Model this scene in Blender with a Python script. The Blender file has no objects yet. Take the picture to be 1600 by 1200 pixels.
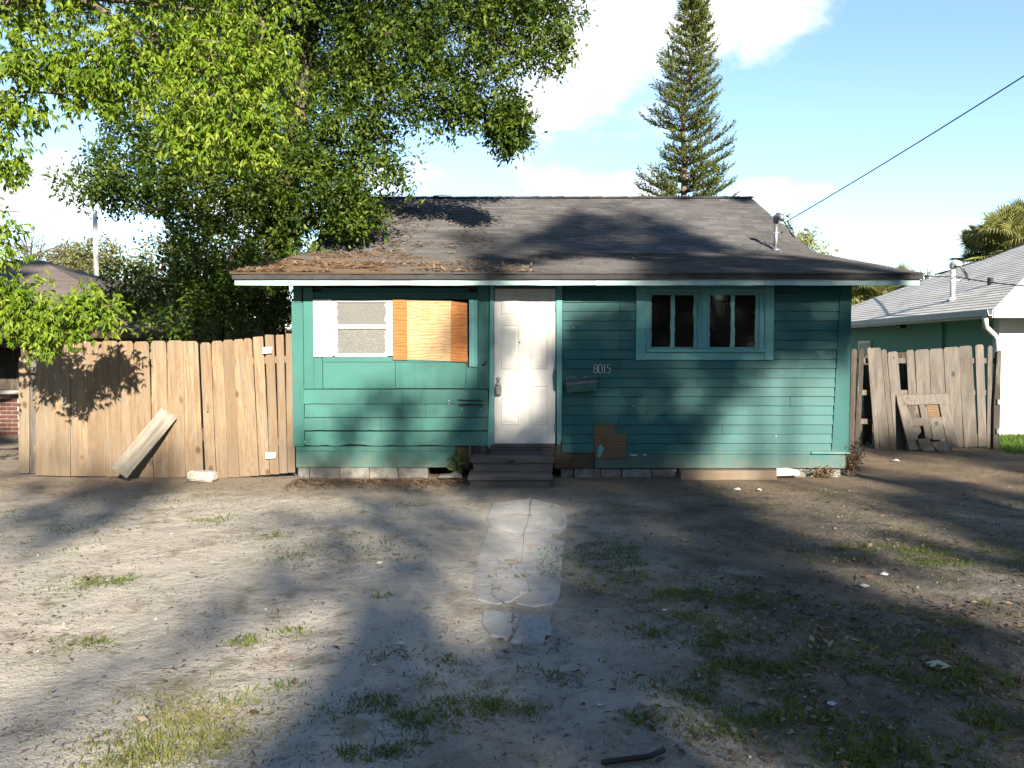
import bpy, bmesh, math, random
import numpy as np
from mathutils import Vector, Matrix
random.seed(7)
RNG = np.random.default_rng(11)
SC = bpy.context.scene
COL = SC.collection
R = math.radians

# ------------------------------------------------------------------ camera
F_PX, CAM_H = 1200.0, 1.65
TILT = math.atan(50 / F_PX)
cam_d = bpy.data.cameras.new('camera'); cam = bpy.data.objects.new('camera', cam_d); COL.objects.link(cam)
cam_d.sensor_width = 36; cam_d.lens = 36 * F_PX / 1600
cam_d.clip_start = 0.05; cam_d.clip_end = 2000
cam.location = (0, 0, CAM_H); cam.rotation_euler = (math.pi / 2 - TILT, 0, 0)
SC.camera = cam

# ------------------------------------------------------------------ sun + sky
SUN_EL, SUN_AZ = R(23), R(19)      # azimuth: how far to the right of straight behind the viewer
TR = Vector((-math.sin(SUN_AZ) * math.cos(SUN_EL), math.cos(SUN_AZ) * math.cos(SUN_EL), -math.sin(SUN_EL)))
sun_d = bpy.data.lights.new('sun', 'SUN'); sun = bpy.data.objects.new('sun', sun_d); COL.objects.link(sun)
sun_d.energy = 5.0; sun_d.angle = R(0.55); sun_d.color = (1.0, 0.885, 0.71)
sun.rotation_euler = TR.to_track_quat('-Z', 'Y').to_euler(); sun.location = (8, -20, 15)
SC.view_settings.view_transform = 'Standard'; SC.view_settings.look = 'None'
SC.view_settings.gamma = 1; SC.view_settings.use_curve_mapping = False
SC.view_settings.exposure = 1.8
SC.cycles.debug_use_spatial_splits = True; SC.cycles.use_adaptive_sampling = True; SC.cycles.adaptive_threshold = 0.02; SC.cycles.max_bounces = 3; SC.cycles.diffuse_bounces = 2; SC.cycles.glossy_bounces = 2; SC.cycles.transmission_bounces = 3; SC.cycles.transparent_max_bounces = 6

def ray(px, py):
    a, b = (px - 800) / F_PX, (600 - py) / F_PX
    c, s = math.cos(TILT), math.sin(TILT)
    return Vector((a, c + b * s, -s + b * c))
def P(px, py, d):
    r = ray(px, py); t = d / r.y
    return Vector((r.x * t, d, CAM_H + r.z * t))
def G(px, py, z=0.0):
    r = ray(px, py); t = (z - CAM_H) / r.z
    return Vector((r.x * t, r.y * t, z))

# ------------------------------------------------------------------ node helper
class NT:
    def __init__(s, nt): s.nt = nt; nt.nodes.clear()
    def add(s, t, ins=None, **props):
        n = s.nt.nodes.new(t)
        for k, v in props.items(): setattr(n, k, v)
        for k, v in (ins or {}).items():
            sk = n.inputs[k]
            if isinstance(v, bpy.types.NodeSocket): s.nt.links.new(v, sk)
            elif isinstance(sk.default_value, (int, float)) or isinstance(v, str): sk.default_value = v
            else:
                v = tuple(v)
                sk.default_value = v + (1,) if len(v) == 3 and len(sk.default_value) == 4 else v
        return n
    def noise(s, vec, scale, detail=4, rough=.55, dist=0):
        return s.add('ShaderNodeTexNoise', {'Vector': vec, 'Scale': scale, 'Detail': detail, 'Roughness': rough, 'Distortion': dist}).outputs['Fac']
    def ramp(s, fac, stops, interp='LINEAR'):
        n = s.add('ShaderNodeValToRGB', {'Fac': fac}); n.color_ramp.interpolation = interp
        e = n.color_ramp.elements
        while len(e) < len(stops): e.new(0.5)
        for el, (p, c) in zip(e, stops):
            el.position = p; el.color = (c, c, c, 1) if isinstance(c, (int, float)) else tuple(c) + (1,)
        return n.outputs['Color']
    def mix(s, fac, a, b, mode='MIX'):
        n = s.add('ShaderNodeMix', data_type='RGBA', blend_type=mode)
        for k, v in ((0, fac), (6, a), (7, b)):
            if isinstance(v, bpy.types.NodeSocket): s.nt.links.new(v, n.inputs[k])
            else: n.inputs[k].default_value = v if k == 0 else (tuple(v) + (1,) if len(v) == 3 else v)
        return n.outputs[2]
    def math(s, op, a, b=0.0, clamp=False):
        n = s.add('ShaderNodeMath', {0: a, 1: b}, operation=op, use_clamp=clamp); return n.outputs[0]
    def vmath(s, op, a, b=(0, 0, 0)):
        n = s.add('ShaderNodeVectorMath', {0: a, 1: b}, operation=op); return n.outputs[0]
    def maprange(s, v, a, b, c=0.0, d=1.0):
        return s.add('ShaderNodeMapRange', {'Value': v, 'From Min': a, 'From Max': b, 'To Min': c, 'To Max': d}, interpolation_type='SMOOTHSTEP').outputs[0]
    def sep(s, v): return s.add('ShaderNodeSeparateXYZ', {0: v}).outputs
    def bump(s, h, strength=.3, dist=.01):
        return s.add('ShaderNodeBump', {'Height': h, 'Strength': strength, 'Distance': dist}).outputs[0]

W = bpy.data.worlds.new('World'); SC.world = W; W.use_nodes = True
def build_world():
    n = NT(W.node_tree)
    sky = n.add('ShaderNodeTexSky', sky_type='NISHITA', sun_disc=False)
    sky.sun_elevation = SUN_EL; sky.sun_rotation = math.pi - SUN_AZ; sky.altitude = 10
    sky.dust_density = 0.0; sky.ozone_density = 2.2; sky.air_density = 1.0
    d = n.vmath('NORMALIZE', n.add('ShaderNodeTexCoord').outputs['Generated'])
    x, y, z = n.sep(d)
    # cloud banks: a few with a place of their own, the rest scattered by noise over the whole dome
    nz = n.noise(n.vmath('MULTIPLY', d, (1, 1, 1.9)), 6.5, 5, .58, .3)
    nf = n.noise(n.vmath('MULTIPLY', d, (1, 1, 1.5)), 19, 3, .6)
    dens = None
    for (px, py, rx, ry) in ((935, 50, 175, 150), (1130, 30, 110, 75), (880, 165, 120, 50), (610, 275, 75, 42), (940, 300, 115, 52),
                             (1185, 302, 75, 30), (1270, 296, 48, 14), (1540, 362, 60, 22), (90, 310, 120, 60), (380, 330, 100, 60)):
        c = ray(px, py).normalized()
        dx = n.math('DIVIDE', n.math('SUBTRACT', x, c.x), rx / F_PX)
        dz = n.math('DIVIDE', n.math('SUBTRACT', z, c.z), ry / F_PX)
        r2 = n.math('SQRT', n.math('ADD', n.math('MULTIPLY', dx, dx), n.math('MULTIPLY', dz, dz)))
        v = n.math('SUBTRACT', 1.0, r2)
        dens = v if dens is None else n.math('MAXIMUM', dens, v)
    dens = n.math('MULTIPLY', n.math('MAXIMUM', dens, -1.0), n.math('GREATER_THAN', y, 0.0))
    back = n.math('MULTIPLY', n.math('LESS_THAN', y, 0.0), -0.35)
    dens = n.math('ADD', n.math('ADD', dens, back), n.math('ADD', n.math('MULTIPLY', n.math('SUBTRACT', nz, .53), 2.4), n.math('MULTIPLY', n.math('SUBTRACT', nf, .5), 1.0)))
    m = n.math('MULTIPLY', n.maprange(dens, -0.15, 0.85), n.maprange(z, 0.0, 0.05))
    shade = n.maprange(dens, .2, 1.3, 1.0, .86)
    cloud = n.mix(shade, (3.6, 3.9, 4.4), (5.4, 5.45, 5.5))
    col = n.mix(m, sky.outputs[0], cloud)
    bg = n.add('ShaderNodeBackground', {'Color': col, 'Strength': 0.085})
    o = n.add('ShaderNodeOutputWorld', {'Surface': bg.outputs[0]})
build_world()
W.cycles.sampling_method = 'MANUAL'; W.cycles.sample_map_resolution = 512

# ------------------------------------------------------------------ materials
MATS = {}
def newmat(name):
    m = bpy.data.materials.new(name); m.use_nodes = True; MATS[name] = m
    return m, NT(m.node_tree)
def finish(n, col, rough=.7, normal=None, spec=.3, metal=0.0, extra=None):
    ins = {'Base Color': col, 'Roughness': rough, 'Specular IOR Level': spec, 'Metallic': metal}
    if normal is not None: ins['Normal'] = normal
    if extra: ins.update(extra)
    b = n.add('ShaderNodeBsdfPrincipled', ins)
    n.add('ShaderNodeOutputMaterial', {'Surface': b.outputs[0]})
    return b
def objvec(n, rnd=9.0):
    tc = n.add('ShaderNodeTexCoord').outputs['Object']
    r = n.add('ShaderNodeObjectInfo').outputs['Random']
    return n.vmath('ADD', tc, n.add('ShaderNodeCombineXYZ', {0: n.math('MULTIPLY', r, rnd), 1: n.math('MULTIPLY', r, rnd * .7), 2: n.math('MULTIPLY', r, rnd * 1.3)}).outputs[0]), r

KB = .62     # base colours below are picked by eye in daylight, then set down to what the surfaces reflect
def kb(c): return tuple(x * KB for x in c)
def paint(name, col, wood=(.22, .17, .12), chips=.70, dirt=.3, rough=.6, axis=(1.2, 6, 14)):
    m, n = newmat(name); col = kb(col); wood = kb(wood)
    v, r = objvec(n)
    big = n.noise(v, 1.3, 4)
    fine = n.noise(n.vmath('MULTIPLY', v, axis), 9, 6, .6)
    c = n.mix(n.maprange(big, .3, .7), tuple(x * .84 for x in col), tuple(min(1, x * 1.1) for x in col))
    c = n.mix(n.math('MULTIPLY', n.maprange(fine, .5, .8), .25), c, tuple(min(1, x * 1.3 + .02) for x in col))
    c = n.mix(n.math('MULTIPLY', n.maprange(n.noise(v, 3.5, 6, .65), .55, .8), dirt), c, (.06, .07, .055))
    c = n.mix(n.math('MULTIPLY', n.math('SUBTRACT', r, .5), .22, True), c, tuple(x * .6 for x in col))
    ch = n.maprange(n.noise(n.vmath('MULTIPLY', v, (1, 1, 2.2)), 16, 5, .7), chips, chips + .03)
    gp = n.sep(n.add('ShaderNodeNewGeometry').outputs['Position'])
    gv = n.add('ShaderNodeNewGeometry').outputs['Position']
    splash = n.math('MULTIPLY', n.maprange(n.math('ADD', gp[2], n.math('MULTIPLY', n.math('SUBTRACT', n.noise(gv, 6, 5, .65), .5), .55)), .06, .42, .5, 0), 1.0 if dirt > .2 else .3)
    c = n.mix(splash, c, kb((.20, .17, .13)))
    run = n.noise(n.vmath('MULTIPLY', gv, (9, 9, .5)), 2.2, 5, .65)
    c = n.mix(n.math('MULTIPLY', n.maprange(run, .54, .74), .38 if dirt > .2 else .15), c, tuple(x * .5 for x in col))
    fade = n.noise(gv, .8, 4, .6)
    c = n.mix(n.math('MULTIPLY', n.maprange(fade, .45, .75), .3), c, tuple(x * .9 + .018 for x in col))
    c = n.mix(ch, c, wood)
    h = n.math('ADD', n.math('MULTIPLY', fine, .6), n.math('MULTIPLY', ch, -.8))
    finish(n, c, rough, n.bump(h, .35, .004), .35)
    return m
def wood(name, c1, c2, dark, axis='z', knots=True, rough=.8, grey=None, scale=1.0):
    m, n = newmat(name); c1, c2, dark = kb(c1), kb(c2), kb(dark); grey = kb(grey) if grey else None
    v, r = objvec(n, 13)
    st = {'z': (14, 14, .9), 'x': (.9, 14, 14)}[axis]
    g = n.noise(n.vmath('MULTIPLY', v, st), 1.9 * scale, 6, .62, 1.0)
    g2 = n.noise(n.vmath('MULTIPLY', v, tuple(q * 3 for q in st)), 4 * scale, 4, .6)
    c = n.mix(n.maprange(g, .34, .66), tuple(x * .8 for x in c1), c2)
    c = n.mix(n.math('MULTIPLY', n.maprange(g2, .48, .72), .6), c, dark)
    c = n.mix(n.math('MULTIPLY', n.math('FRACT', n.math('MULTIPLY', r, 7.31)), .8), c, tuple(x * .6 for x in c1))
    c = n.mix(n.math('MULTIPLY', n.maprange(n.noise(v, 1.1, 4, .6), .5, .75), .5), c, tuple(x * .55 for x in c1))
    if grey: c = n.mix(n.math('MULTIPLY', n.maprange(n.noise(v, 1.6, 5, .6), .4, .7), .8), c, grey)
    if knots:
        gv = n.add('ShaderNodeNewGeometry').outputs['Position']; gz = n.sep(gv)[2]
        st2 = n.noise(n.vmath('MULTIPLY', gv, (5, 5, .7)), 2.0, 5, .65)
        low = n.maprange(n.math('ADD', gz, n.math('MULTIPLY', n.math('SUBTRACT', st2, .5), 1.6)), .0, .8, .65, 0)
        c = n.mix(low, c, tuple(x * .5 + .02 for x in c1))
        c = n.mix(n.math('MULTIPLY', n.maprange(st2, .46, .68), .55), c, tuple(q * .9 for q in (.17, .155, .135)))
    h = n.math('ADD', n.math('MULTIPLY', g, .5), g2)
    if knots:
        sk = (3.4, 3.4, 2.1) if axis == 'z' else (2.1, 3.4, 3.4)
        vo = n.add('ShaderNodeTexVoronoi', {'Vector': n.vmath('MULTIPLY', n.vmath('ADD', v, n.vmath('MULTIPLY', n.add('ShaderNodeTexNoise', {'Vector': v, 'Scale': 9.0}).outputs['Color'], (.05, .05, .05))), sk), 'Scale': 1.0}).outputs['Distance']
        k = n.maprange(vo, .05, .16, 1, 0)
        ring = n.maprange(vo, .1, .34, 1, 0)
        c = n.mix(n.math('MULTIPLY', ring, .35), c, tuple(x * .7 for x in c2))
        c = n.mix(n.math('MULTIPLY', k, .75), c, tuple(x * .55 for x in dark))
    finish(n, c, rough, n.bump(h, .5, .004), .2)
    return m
def plain(name, col, rough=.6, var=.25, scale=8, bump=.2, metal=0.0, spec=.4, col2=None, bdist=.004):
    m, n = newmat(name); col = kb(col)
    v, r = objvec(n)
    a = n.noise(v, scale, 6, .62); b = n.noise(v, scale * 7, 4, .6)
    c = n.mix(n.maprange(a, .3, .7), tuple(x * (1 - var) for x in col), col2 or tuple(min(1, x * (1 + var * .6)) for x in col))
    c = n.mix(n.math('MULTIPLY', n.maprange(b, .55, .8), var), c, tuple(x * .45 for x in col))
    finish(n, c, rough, n.bump(n.math('ADD', a, b), bump, bdist), spec, metal)
    return m

paint('teal', (.015, .134, .140), chips=.705)
paint('teal_rough', (.045, .202, .182), chips=.70, dirt=.35)
paint('teal_light', (.15, .43, .44), chips=.73, dirt=.25)
paint('fascia_paint', (.50, .72, .73), chips=.76, dirt=.25)
paint('white_paint', (.74, .75, .73), wood=(.35, .33, .3), chips=.74, dirt=.12)
paint('door_white', (.70, .70, .69), wood=(.4, .4, .38), chips=.79, dirt=.22, rough=.4, axis=(6, 6, 1.5))
paint('step_paint', (.115, .098, .105), wood=(.24, .2, .17), chips=.66, dirt=.4, rough=.75)
wood('pine', (.34, .235, .15), (.48, .36, .24), (.16, .085, .042))
wood('pine_old', (.33, .235, .145), (.43, .33, .22), (.16, .10, .06), grey=(.26, .225, .18))
wood('grey_wood', (.165, .142, .125), (.27, .235, .21), (.06, .05, .045), grey=(.16, .152, .152))
wood('dark_wood', (.075, .06, .05), (.12, .095, .08), (.03, .025, .02))
wood('plank_wood', (.30, .27, .225), (.46, .42, .36), (.14, .11, .085), axis='x', knots=False, grey=(.48, .45, .40))
wood('rotten', (.105, .08, .06), (.18, .13, .09), (.04, .03, .02), axis='x', knots=False)
wood('timber', (.36, .27, .18), (.46, .36, .25), (.2, .14, .09), axis='x')
wood('bark', (.10, .08, .065), (.17, .145, .12), (.035, .028, .022), knots=False, scale=.5, rough=.95)
wood('pine_bark', (.22, .15, .10), (.30, .21, .15), (.1, .07, .05), knots=False, scale=.4, rough=.95)
wood('twig_bark', (.20, .17, .13), (.30, .26, .20), (.1, .08, .06), knots=False, rough=.9)
plain('block', (.25, .245, .23), .95, .45, 6, .7)
def concrete_mat():
    m, n = newmat('concrete')
    v = n.add('ShaderNodeNewGeometry').outputs['Position']
    a = n.noise(v, 2.2, 6, .65); f = n.noise(v, 22, 5, .7)
    c = n.mix(n.maprange(a, .3, .7), (.215, .220, .222), (.30, .306, .306))
    c = n.mix(n.math('MULTIPLY', n.maprange(n.noise(v, 5, 6, .7), .46, .62), .75), c, (.24, .215, .185))
    c = n.mix(n.math('MULTIPLY', n.maprange(f, .56, .72), .6), c, (.10, .09, .08))
    # hairline cracks
    w = n.vmath('ADD', v, n.vmath('MULTIPLY', n.add('ShaderNodeTexNoise', {'Vector': v, 'Scale': 4.0, 'Detail': 4.0}).outputs['Color'], (.5, .5, .5)))
    k = n.add('ShaderNodeTexVoronoi', {'Vector': w, 'Scale': 1.1}, feature='DISTANCE_TO_EDGE').outputs['Distance']
    cr = n.math('MULTIPLY', n.maprange(k, .002, .008, 1, 0), n.maprange(n.noise(v, 1.3, 2), .45, .6))
    c = n.mix(cr, c, (.05, .045, .04))
    finish(n, c, .92, n.bump(n.math('SUBTRACT', n.math('ADD', a, n.math('MULTIPLY', f, .4)), cr), .5, .01), .2)
concrete_mat()
plain('dark_void', (.012, .011, .010), .9)
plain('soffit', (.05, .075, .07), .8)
plain('tar_edge', (.055, .052, .055), .85, .3)
plain('galv', (.42, .43, .44), .45, .25, 14, .1, .75)
plain('grey_metal', (.30, .30, .32), .45, .3, 12, .15, .6)
plain('cable', (.02, .02, .02), .6)
plain('white_trim', (.78, .79, .78), .5, .08)
plain('paper', (.72, .73, .70), .7, .1)
plain('green_paper', (.34, .46, .36), .7, .15)
plain('stone_white', (.58, .56, .51), .85, .35, 14, .7)
plain('stucco_green', (.20, .43, .33), .9, .12, 30, .5)
plain('stucco_white', (.80, .83, .80), .9, .06, 30, .4)
plain('brick_red', (.13, .05, .038), .9, .3, 12, .5)
plain('brown_wall', (.11, .07, .05), .9, .3)
plain('pole_concrete', (.60, .58, .53), .9, .12, 5, .3)
plain('mailbox_paint', (.045, .15, .14), .5, .3, 10, .25, 0, .5)
plain('mailbox_lid', (.22, .24, .27), .35, .4, 10, .25, .5)
plain('black_metal', (.03, .03, .032), .4)
plain('brass_key', (.55, .52, .45), .3, .2, 20, .1, .8)
plain('ivory', (.62, .64, .60), .5, .1)
plain('curtain', (.035, .028, .025), .95, .3, 3, .3)

def ply(name, c1, c2, c3):
    m, n = newmat(name); c1, c2, c3 = kb(c1), kb(c2), kb(c3)
    v, r = objvec(n, 5)
    w = n.add('ShaderNodeTexWave', {'Vector': n.vmath('MULTIPLY', v, (.55, 1, 1.6)), 'Scale': 5.0, 'Distortion': 9.0, 'Detail': 3.0, 'Detail Scale': 1.1, 'Detail Roughness': .6}, wave_type='BANDS', bands_direction='Z').outputs['Fac']
    f = n.noise(n.vmath('MULTIPLY', v, (4, 30, 40)), 3, 5, .6)
    c = n.mix(n.maprange(w, .55, 1.0), c1, c2)
    c = n.mix(n.math('MULTIPLY', n.maprange(f, .5, .75), .4), c, c3)
    c = n.mix(n.math('MULTIPLY', n.maprange(n.noise(v, 4, 5, .6), .5, .75), .55), c, c3)
    finish(n, c, .75, n.bump(n.math('ADD', w, f), .25, .003), .25)
ply('plywood', (.58, .42, .25), (.47, .27, .12), (.42, .25, .12))
ply('plywood_orange', (.47, .20, .065), (.36, .12, .035), (.22, .075, .03))
ply('plywood_old', (.20, .13, .075), (.13, .085, .05), (.08, .055, .035))

def glass_dark():
    m, n = newmat('glass')
    v, r = objvec(n)
    d = n.noise(v, 5, 6, .65)
    fr = n.add('ShaderNodeFresnel', {'IOR': 1.5}).outputs[0]
    gl = n.add('ShaderNodeBsdfGlossy', {'Color': (1, 1, 1), 'Roughness': .06, 'Normal': n.bump(n.noise(v, 2.5, 2), .08, .02)}).outputs[0]
    tr = n.add('ShaderNodeBsdfTransparent', {'Color': (.72, .74, .74)}).outputs[0]
    df = n.add('ShaderNodeBsdfDiffuse', {'Color': (.045, .042, .042)}).outputs[0]
    a = n.add('ShaderNodeMixShader', {0: fr, 1: tr, 2: gl}).outputs[0]
    b = n.add('ShaderNodeMixShader', {0: n.maprange(d, .4, .9, .10, .4), 1: a, 2: df}).outputs[0]
    n.add('ShaderNodeOutputMaterial', {'Surface': b})
glass_dark()
def glass_frost():
    m, n = newmat('glass_frosted')
    v, r = objvec(n)
    s = n.noise(v, 95, 2, .5); b = n.noise(v, 3.5, 5, .6)
    c = n.mix(n.maprange(s, .56, .68), n.mix(b, (.10, .10, .10), (.14, .14, .137)), (.26, .26, .255))
    finish(n, c, .28, n.bump(n.noise(v, 60, 3, .6), .5, .003), .5)
glass_frost()

def leafmat(name, dark, mid, light, trans=.35, rough=.5, spec=.35):
    m, n = newmat(name); dark, mid, light = kb(dark), kb(mid), kb(light)
    t = n.add('ShaderNodeAttribute', attribute_name='tint').outputs['Fac']
    c = n.ramp(t, [(0, dark), (.5, mid), (1, light)])
    p = n.add('ShaderNodeBsdfPrincipled', {'Base Color': c, 'Roughness': rough, 'Specular IOR Level': spec}).outputs[0]
    tl = n.add('ShaderNodeBsdfTranslucent', {'Color': n.mix(.5, c, light)}).outputs[0]
    n.add('ShaderNodeOutputMaterial', {'Surface': n.add('ShaderNodeMixShader', {0: trans, 1: p, 2: tl}).outputs[0]})
leafmat('oak_leaf', (.014, .036, .006), (.068, .132, .014), (.22, .28, .045), .28, .5, .16)
leafmat('maple_leaf', (.075, .165, .012), (.20, .335, .024), (.42, .52, .07), .38, .5, .2)
leafmat('needle', (.06, .09, .02), (.14, .175, .038), (.25, .27, .07), .15, .6, .2)
leafmat('palm_leaf', (.16, .19, .05), (.30, .32, .10), (.48, .46, .18), .25, .5, .2)
leafmat('far_leaf', (.10, .12, .035), (.20, .21, .07), (.33, .31, .12), .3, .6)
leafmat('dark_leaf', (.02, .035, .010), (.055, .085, .02), (.14, .17, .05), .2, .4, .3)
leafmat('grass_blade', (.06, .11, .018), (.13, .20, .034), (.30, .29, .10), .3, .6, .2)
leafmat('lawn_blade', (.07, .15, .02), (.12, .24, .03), (.2, .32, .06), .35, .6)
leafmat('litter_leaf', (.08, .05, .03), (.20, .14, .10), (.44, .34, .26), .05, .7)
leafmat('needle_litter', (.09, .05, .026), (.17, .10, .055), (.34, .24, .15), .0, .8)
leafmat('dry_weed', (.08, .035, .02), (.15, .075, .035), (.24, .15, .07), .1, .8)
leafmat('pebble', (.20, .18, .16), (.38, .36, .33), (.66, .65, .62), .0, .8)

def shingle_mat(name, c1, c2, c3, debris=False):
    m, n = newmat(name); c1, c2, c3 = kb(c1), kb(c2), kb(c3)
    t = n.add('ShaderNodeAttribute', attribute_name='tint').outputs['Fac']
    v = n.add('ShaderNodeTexCoord').outputs['Object']
    x, y, z = n.sep(v)
    c = n.ramp(t, [(0, c1), (.55, c2), (1, c3)])
    gr = n.noise(v, 160, 2, .5)
    c = n.mix(n.math('MULTIPLY', n.maprange(gr, .4, .75), .5), c, tuple(min(1, q * 2.0) for q in c3))
    c = n.mix(n.math('MULTIPLY', n.maprange(n.noise(v, .9, 5, .6), .4, .75), .4), c, tuple(q * .55 for q in c1))
    if debris:   # fallen needles and leaf dust that gathered below the tree
        a = n.noise(n.vmath('MULTIPLY', v, (1, 1.8, 1)), 1.5, 7, .68)
        near = n.math('MULTIPLY', n.maprange(x, -3.6, 1.9, 1.0, 0.0), n.maprange(y, 9.8, 14.5, 1.0, .38))
        k = n.maprange(n.math('ADD', a, n.math('MULTIPLY', n.math('SUBTRACT', near, .55), .55)), .47, .62)
        fn = n.noise(n.vmath('MULTIPLY', v, (14, 60, 60)), 2, 4, .6)
        c = n.mix(n.math('MULTIPLY', k, n.maprange(fn, .25, .6)), c, n.mix(fn, (.055, .032, .018), (.165, .105, .058)))
    finish(n, c, .9, n.bump(gr, .5, .004), .25)
shingle_mat('shingles_dark', (.070, .069, .073), (.118, .116, .120), (.195, .19, .19), True)
shingle_mat('shingles_grey', (.52, .50, .47), (.66, .64, .61), (.80, .78, .75))
shingle_mat('shingles_brown', (.12, .10, .09), (.165, .14, .125), (.22, .19, .17))

def ground_mat():
    m, n = newmat('dirt')
    v = n.add('ShaderNodeTexCoord').outputs['Object']
    x, y, z = n.sep(v)
    big = n.noise(v, .55, 5, .62); med = n.noise(v, 2.4, 6, .68); fine = n.noise(v, 14, 5, .72); grit = n.noise(v, 95, 3, .6)
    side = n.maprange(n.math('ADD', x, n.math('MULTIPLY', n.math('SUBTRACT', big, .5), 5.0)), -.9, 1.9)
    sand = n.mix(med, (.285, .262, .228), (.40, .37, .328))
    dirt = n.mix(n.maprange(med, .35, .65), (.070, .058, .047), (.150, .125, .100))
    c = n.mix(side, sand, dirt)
    # humus and dry-grass patches in the sand, bare sandy patches in the dirt
    c = n.mix(n.math('MULTIPLY', n.maprange(n.noise(n.vmath('ADD', v, (7, 3, 0)), 1.7, 6, .7), .51, .66), .6), c, n.mix(fine, (.10, .082, .06), (.24, .195, .14)))
    c = n.mix(n.math('MULTIPLY', n.maprange(n.noise(n.vmath('ADD', v, (31, 3, 0)), 2.6, 6, .7), .54, .66), .6), c, n.mix(fine, (.06, .062, .022), (.15, .135, .06)))
    c = n.mix(n.math('MULTIPLY', n.maprange(n.noise(n.vmath('ADD', v, (17, 9, 0)), 1.0, 5, .62), .56, .70), .6), c, (.27, .245, .21))
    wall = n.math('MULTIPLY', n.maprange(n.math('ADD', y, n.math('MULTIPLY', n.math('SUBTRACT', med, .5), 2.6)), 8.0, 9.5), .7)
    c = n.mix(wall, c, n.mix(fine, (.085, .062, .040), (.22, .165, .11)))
    sd = n.maprange(side, 0, 1, .4, 1.0)
    c = n.mix(n.math('MULTIPLY', n.maprange(fine, .54, .70), n.math('MULTIPLY', sd, .7)), c, (.055, .044, .033))
    c = n.mix(n.math('MULTIPLY', n.maprange(grit, .60, .70), .55), c, (.46, .43, .39))
    c = n.mix(n.math('MULTIPLY', n.maprange(grit, .42, .32), n.math('MULTIPLY', sd, .6)), c, (.05, .042, .034))
    far = n.maprange(n.math('ADD', x, n.math('MULTIPLY', n.math('SUBTRACT', med, .5), 2)), 7.9, 8.8)
    far = n.math('MULTIPLY', far, n.maprange(y, 12.0, 13.2))
    far = n.math('MAXIMUM', far, n.maprange(y, 22, 30))
    c = n.mix(far, c, n.mix(med, (.05, .09, .015), (.09, .14, .025)))
    h = n.math('ADD', n.math('MULTIPLY', med, 1.2), n.math('ADD', n.math('MULTIPLY', fine, .6), n.math('MULTIPLY', grit, .2)))
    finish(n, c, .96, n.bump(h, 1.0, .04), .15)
ground_mat()

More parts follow.
